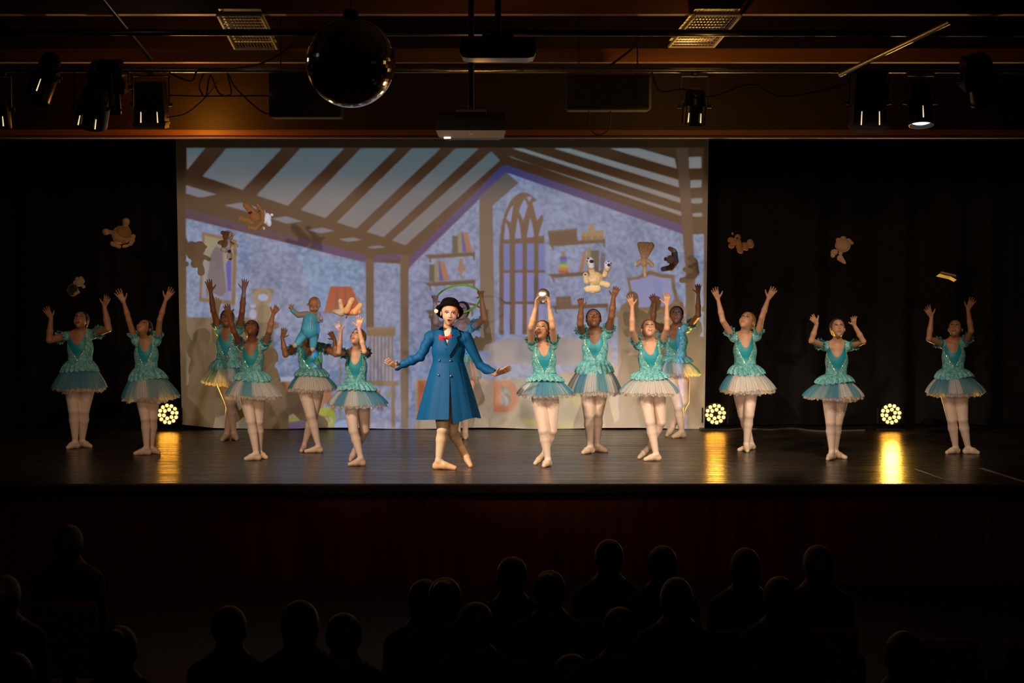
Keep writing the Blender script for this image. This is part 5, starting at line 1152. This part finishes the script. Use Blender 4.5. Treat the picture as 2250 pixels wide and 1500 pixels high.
def book():
    Y = Yb(13); c = W(2082, 606, Y); root = empty('book', c, 'small open book falling above the far right dancer', 'book'); s = scale_at(Y)
    R = Matrix.Rotation(math.radians(13), 3, 'Y') @ Matrix.Rotation(math.radians(-14), 3, 'X')
    MB().box((0, 0, .010), (34 / s, .10, 4.5 / s), R, .004).done('page_block', mat('paper', (.62, .40, .22), .8), root)
    MB().box((-.01, 0, -.010), (40 / s, .125, .005), R).box((.03, .0, -.022), (24 / s, .11, .005), R @ Matrix.Rotation(.25, 3, 'Y')).done('cover', mat('green_cover', (.05, .045, .03), .6), root)
book()
# silver ball held overhead
def silver_ball():
    B = BODIES[7]; Y = float((B['J']['tipL'] + B['base'])[1] + (B['J']['tipR'] + B['base'])[1]) / 2 + .055; c = W(1193.5, 648, Y); r = 14.6 / scale_at(Y); root = empty('silver_ball', c, 'silver mirrored ball on a small round foot held over a dancer\'s head', 'ball')
    bm = bmesh.new(); bmesh.ops.create_uvsphere(bm, u_segments=40, v_segments=26, radius=r); me = bpy.data.meshes.new('ball'); bm.to_mesh(me); bm.free(); link('ball', me, mat('brushed_silver', (.80, .74, .66), .42, 1.0, bump=dict(scale=(1, 1, 1), f=30, s=.08, dist=.01)), root)
    MB().lathe([(.001, -r * 1.22), (r * .62, -r * 1.22), (r * .66, -r * 1.12), (r * .5, -r * .98), (r * .45, -r * .85)], None, 28).done('foot', mat('chrome', (.8, .8, .82), .08, 1.0), root, True)
silver_ball()
def hoop():
    B = BODIES[6]; a = B['J']['wrL'] + B['base']; b = B['J']['wrR'] + B['base']; hl_ = W(957, 655, a[1] - .02); hr_ = W(1056, 648, b[1] - .02); c = (hl_ + hr_) / 2
    Y = c[1]; s = scale_at(Y); rx = 49.5 / s; top = W(1008, 626, Y) ; bot = W(1010, 689, Y); c = np.array([c[0], Y, (top[2] + bot[2]) / 2]); ry = (top[2] - bot[2]) / 2; dp = math.sqrt(max(0, rx * rx - ry * ry)); up = np.array([0, -dp * .35, ry])
    root = empty('hoop', c, 'bright green hoop held up behind the black hat', 'hoop')
    V = []; n = 96; m_ = 10; tilt = math.radians(4)
    for i in range(n):
        t = 2 * PI * i / n; d = np.array([rx, 0, .03]) * math.cos(t) + up * math.sin(t); cc = d; rad = nrm(d); nn = nrm(np.cross(np.array([rx, 0, .03]), up))
        for j in range(m_):
            q = 2 * PI * j / m_; V.append(cc + .0105 * (rad * math.cos(q) + nn * math.sin(q)))
    i = np.arange(n)[:, None]; j = np.arange(m_)[None]; F = np.stack([i * m_ + j, ((i + 1) % n) * m_ + j, ((i + 1) % n) * m_ + (j + 1) % m_, i * m_ + (j + 1) % m_], -1).reshape(-1, 4)
    link('tube', np_mesh('tube', np.array(V), F), mat('green_plastic', (.26, .58, .025), .3), root)
hoop()

# ------------------------------------------------------------------ the audience, dark heads and shoulders from behind
def audience():
    M_HD = mat('dark_hair', (.018, .013, .010), .6); M_CL = mat('dark_clothes', (.014, .011, .010), .85); M_SK = mat('audience_skin', (.06, .03, .018), .6)
    def one(dx, kind):
        root = empty('person', (0, 0, 0)); rg = np.random.RandomState(kind)
        pr = [el((0, 0, .115), (.082, .098, .115), None, .01, 'x'), rc((0, .01, 0), (0, 0, .06), .052, .05, .02, 'x'), rc((-.15, .01, -.14), (.15, .01, -.14), .075, .075, .04, 'x'), rc((0, .01, -.12), (0, .02, -.48), .15, .16, .05, 'x', .7), rc((-.17, 0, -.15), (-.21, -.02, -.42), .055, .045, .03, 'x'), rc((.17, 0, -.15), (.21, -.02, -.42), .055, .045, .03, 'x'),
              rc((-.09, 0, -.52), (-.11, .40, -.54), .085, .062, .03, 'x'), rc((.09, 0, -.52), (.11, .40, -.54), .085, .062, .03, 'x'), rc((-.11, .40, -.54), (-.11, .42, -.98), .058, .042, .02, 'x'), rc((.11, .40, -.54), (.11, .42, -.98), .058, .042, .02, 'x'),
              el((.083, .0, .10), (.012, .022, .034), None, .008, 'x'), el((-.083, .0, .10), (.012, .022, .034), None, .008, 'x')]
        V, F = surface(pr, .012); b = link('body', np_mesh('body', V, F), M_SK, root); N = vnormals(V, F)
        shell('shirt', V, F, N, V[:, 2] < -.02, .006, M_CL, root)
        hp = [el((0, -.012, .135), (.094, .108, .112), None, .01, 'x')]
        if kind == 1: hp += [rc((0, -.06, .10), (0, -.09, -.12), .085, .07, .04, 'x')]
        if kind == 2: hp += [el((0, -.09, .19), (.05, .05, .05), None, .02, 'x'), el((0, .10, .04), (.09, .06, .09), None, .02, 'x', 'sub')]
        if kind == 0: hp += [el((0, .11, .03), (.1, .07, .1), None, .02, 'x', 'sub'), el((0, 0, .0), (.11, .11, .06), None, .02, 'x', 'sub')]
        blob('hair', hp, M_HD, root, .010); return root
    protos = [one(0, k) for k in range(3)]
    used = [False] * 3
    # head top in pixels, head width in pixels, hair kind
    rows = [(152, 1152, 62, 1), (1125, 1222, 72, 0), (1208, 1252, 60, 2), (1338, 1184, 60, 0), (1456, 1198, 62, 0), (1486, 1268, 76, 1), (932, 1272, 74, 1), (978, 1268, 64, 2), (1046, 1322, 74, 0), (1638, 1203, 72, 1), (1712, 1266, 72, 1), (1796, 1197, 92, 1),
            (504, 1330, 66, 0), (755, 1346, 66, 0), (262, 1374, 74, 2), (1362, 1333, 74, 0), (1985, 1386, 80, 1), (1256, 1436, 92, 0), (10, 1262, 88, 1), (30, 1432, 90, 0), (660, 1318, 60, 1)]
    names = {0: 'short hair', 1: 'long hair', 2: 'hair in a bun'}
    placed = []
    for i, (px, py, w_, k) in enumerate(rows):
        Y = CAM[1] + (CAM[2] - (zlow + 1.29)) / ((py - 488) / FPX); top = W(px, py, Y)
        while any(abs(top[0] - q[0]) < .46 and abs(Y - q[1]) < .34 for q in placed): Y -= .04; top = W(px, py, Y)
        placed.append((top[0], Y))
        o = protos[k] if not used[k] else copy_tree(protos[k]); used[k] = True
        o.location = (top[0], Y, top[2] - .245); o.rotation_euler = (0, 0, math.radians(180 + [0, 6, -8, 4, -5][i % 5]) * 1.0 - PI)
        tag(o, 'seated spectator seen from behind in the dark, ' + names[k], 'person', 'spectators in the dark hall')
    return placed
SEATED = audience()
def seats():
    M_S = mat('red_seat', (.060, .008, .008), .8); M_F = mat('seat_frame', (.004, .004, .004), .8, spec=.05)
    zt = zlow + .80; first = empty('theatre_seat', (0, 0, 0))
    MB().box((0, 0, -.26), (.46, .08, .52), bev=.035).done('backrest', M_S, first); MB().box((0, .27, -.43), (.44, .44, .08), bev=.03).done('cushion', M_S, first)
    for s in (-1, 1): MB().box((s * .25, .22, -.22), (.045, .42, .04), bev=.01).done('armrest', M_F, first); MB().box((s * .25, .10, -.52), (.035, .26, .56)).done('leg', M_F, first)
    used = False
    for i, (px, py) in enumerate([(2070, 1412), (2180, 1412), (2290, 1412)]):
        D = (CAM[2] - zt) / ((py - 488) / FPX); o = copy_tree(first) if used else first; used = True; t = W(px, py, CAM[1] + D)
        o.location = (t[0] + .30 * i, CAM[1] + D, zt); tag(o, ['empty dark red theatre seat, leftmost of three at lower right', 'empty dark red theatre seat, middle of three at lower right', 'empty dark red theatre seat, rightmost of three at lower right'][i], 'seat', 'empty red theatre seats')
    for x, y in SEATED:
        o = copy_tree(first); o.location = (x, y - .225, zt); tag(o, 'dark theatre seat with a spectator sitting in it in the unlit hall', 'seat', 'theatre seats under the spectators')
seats()
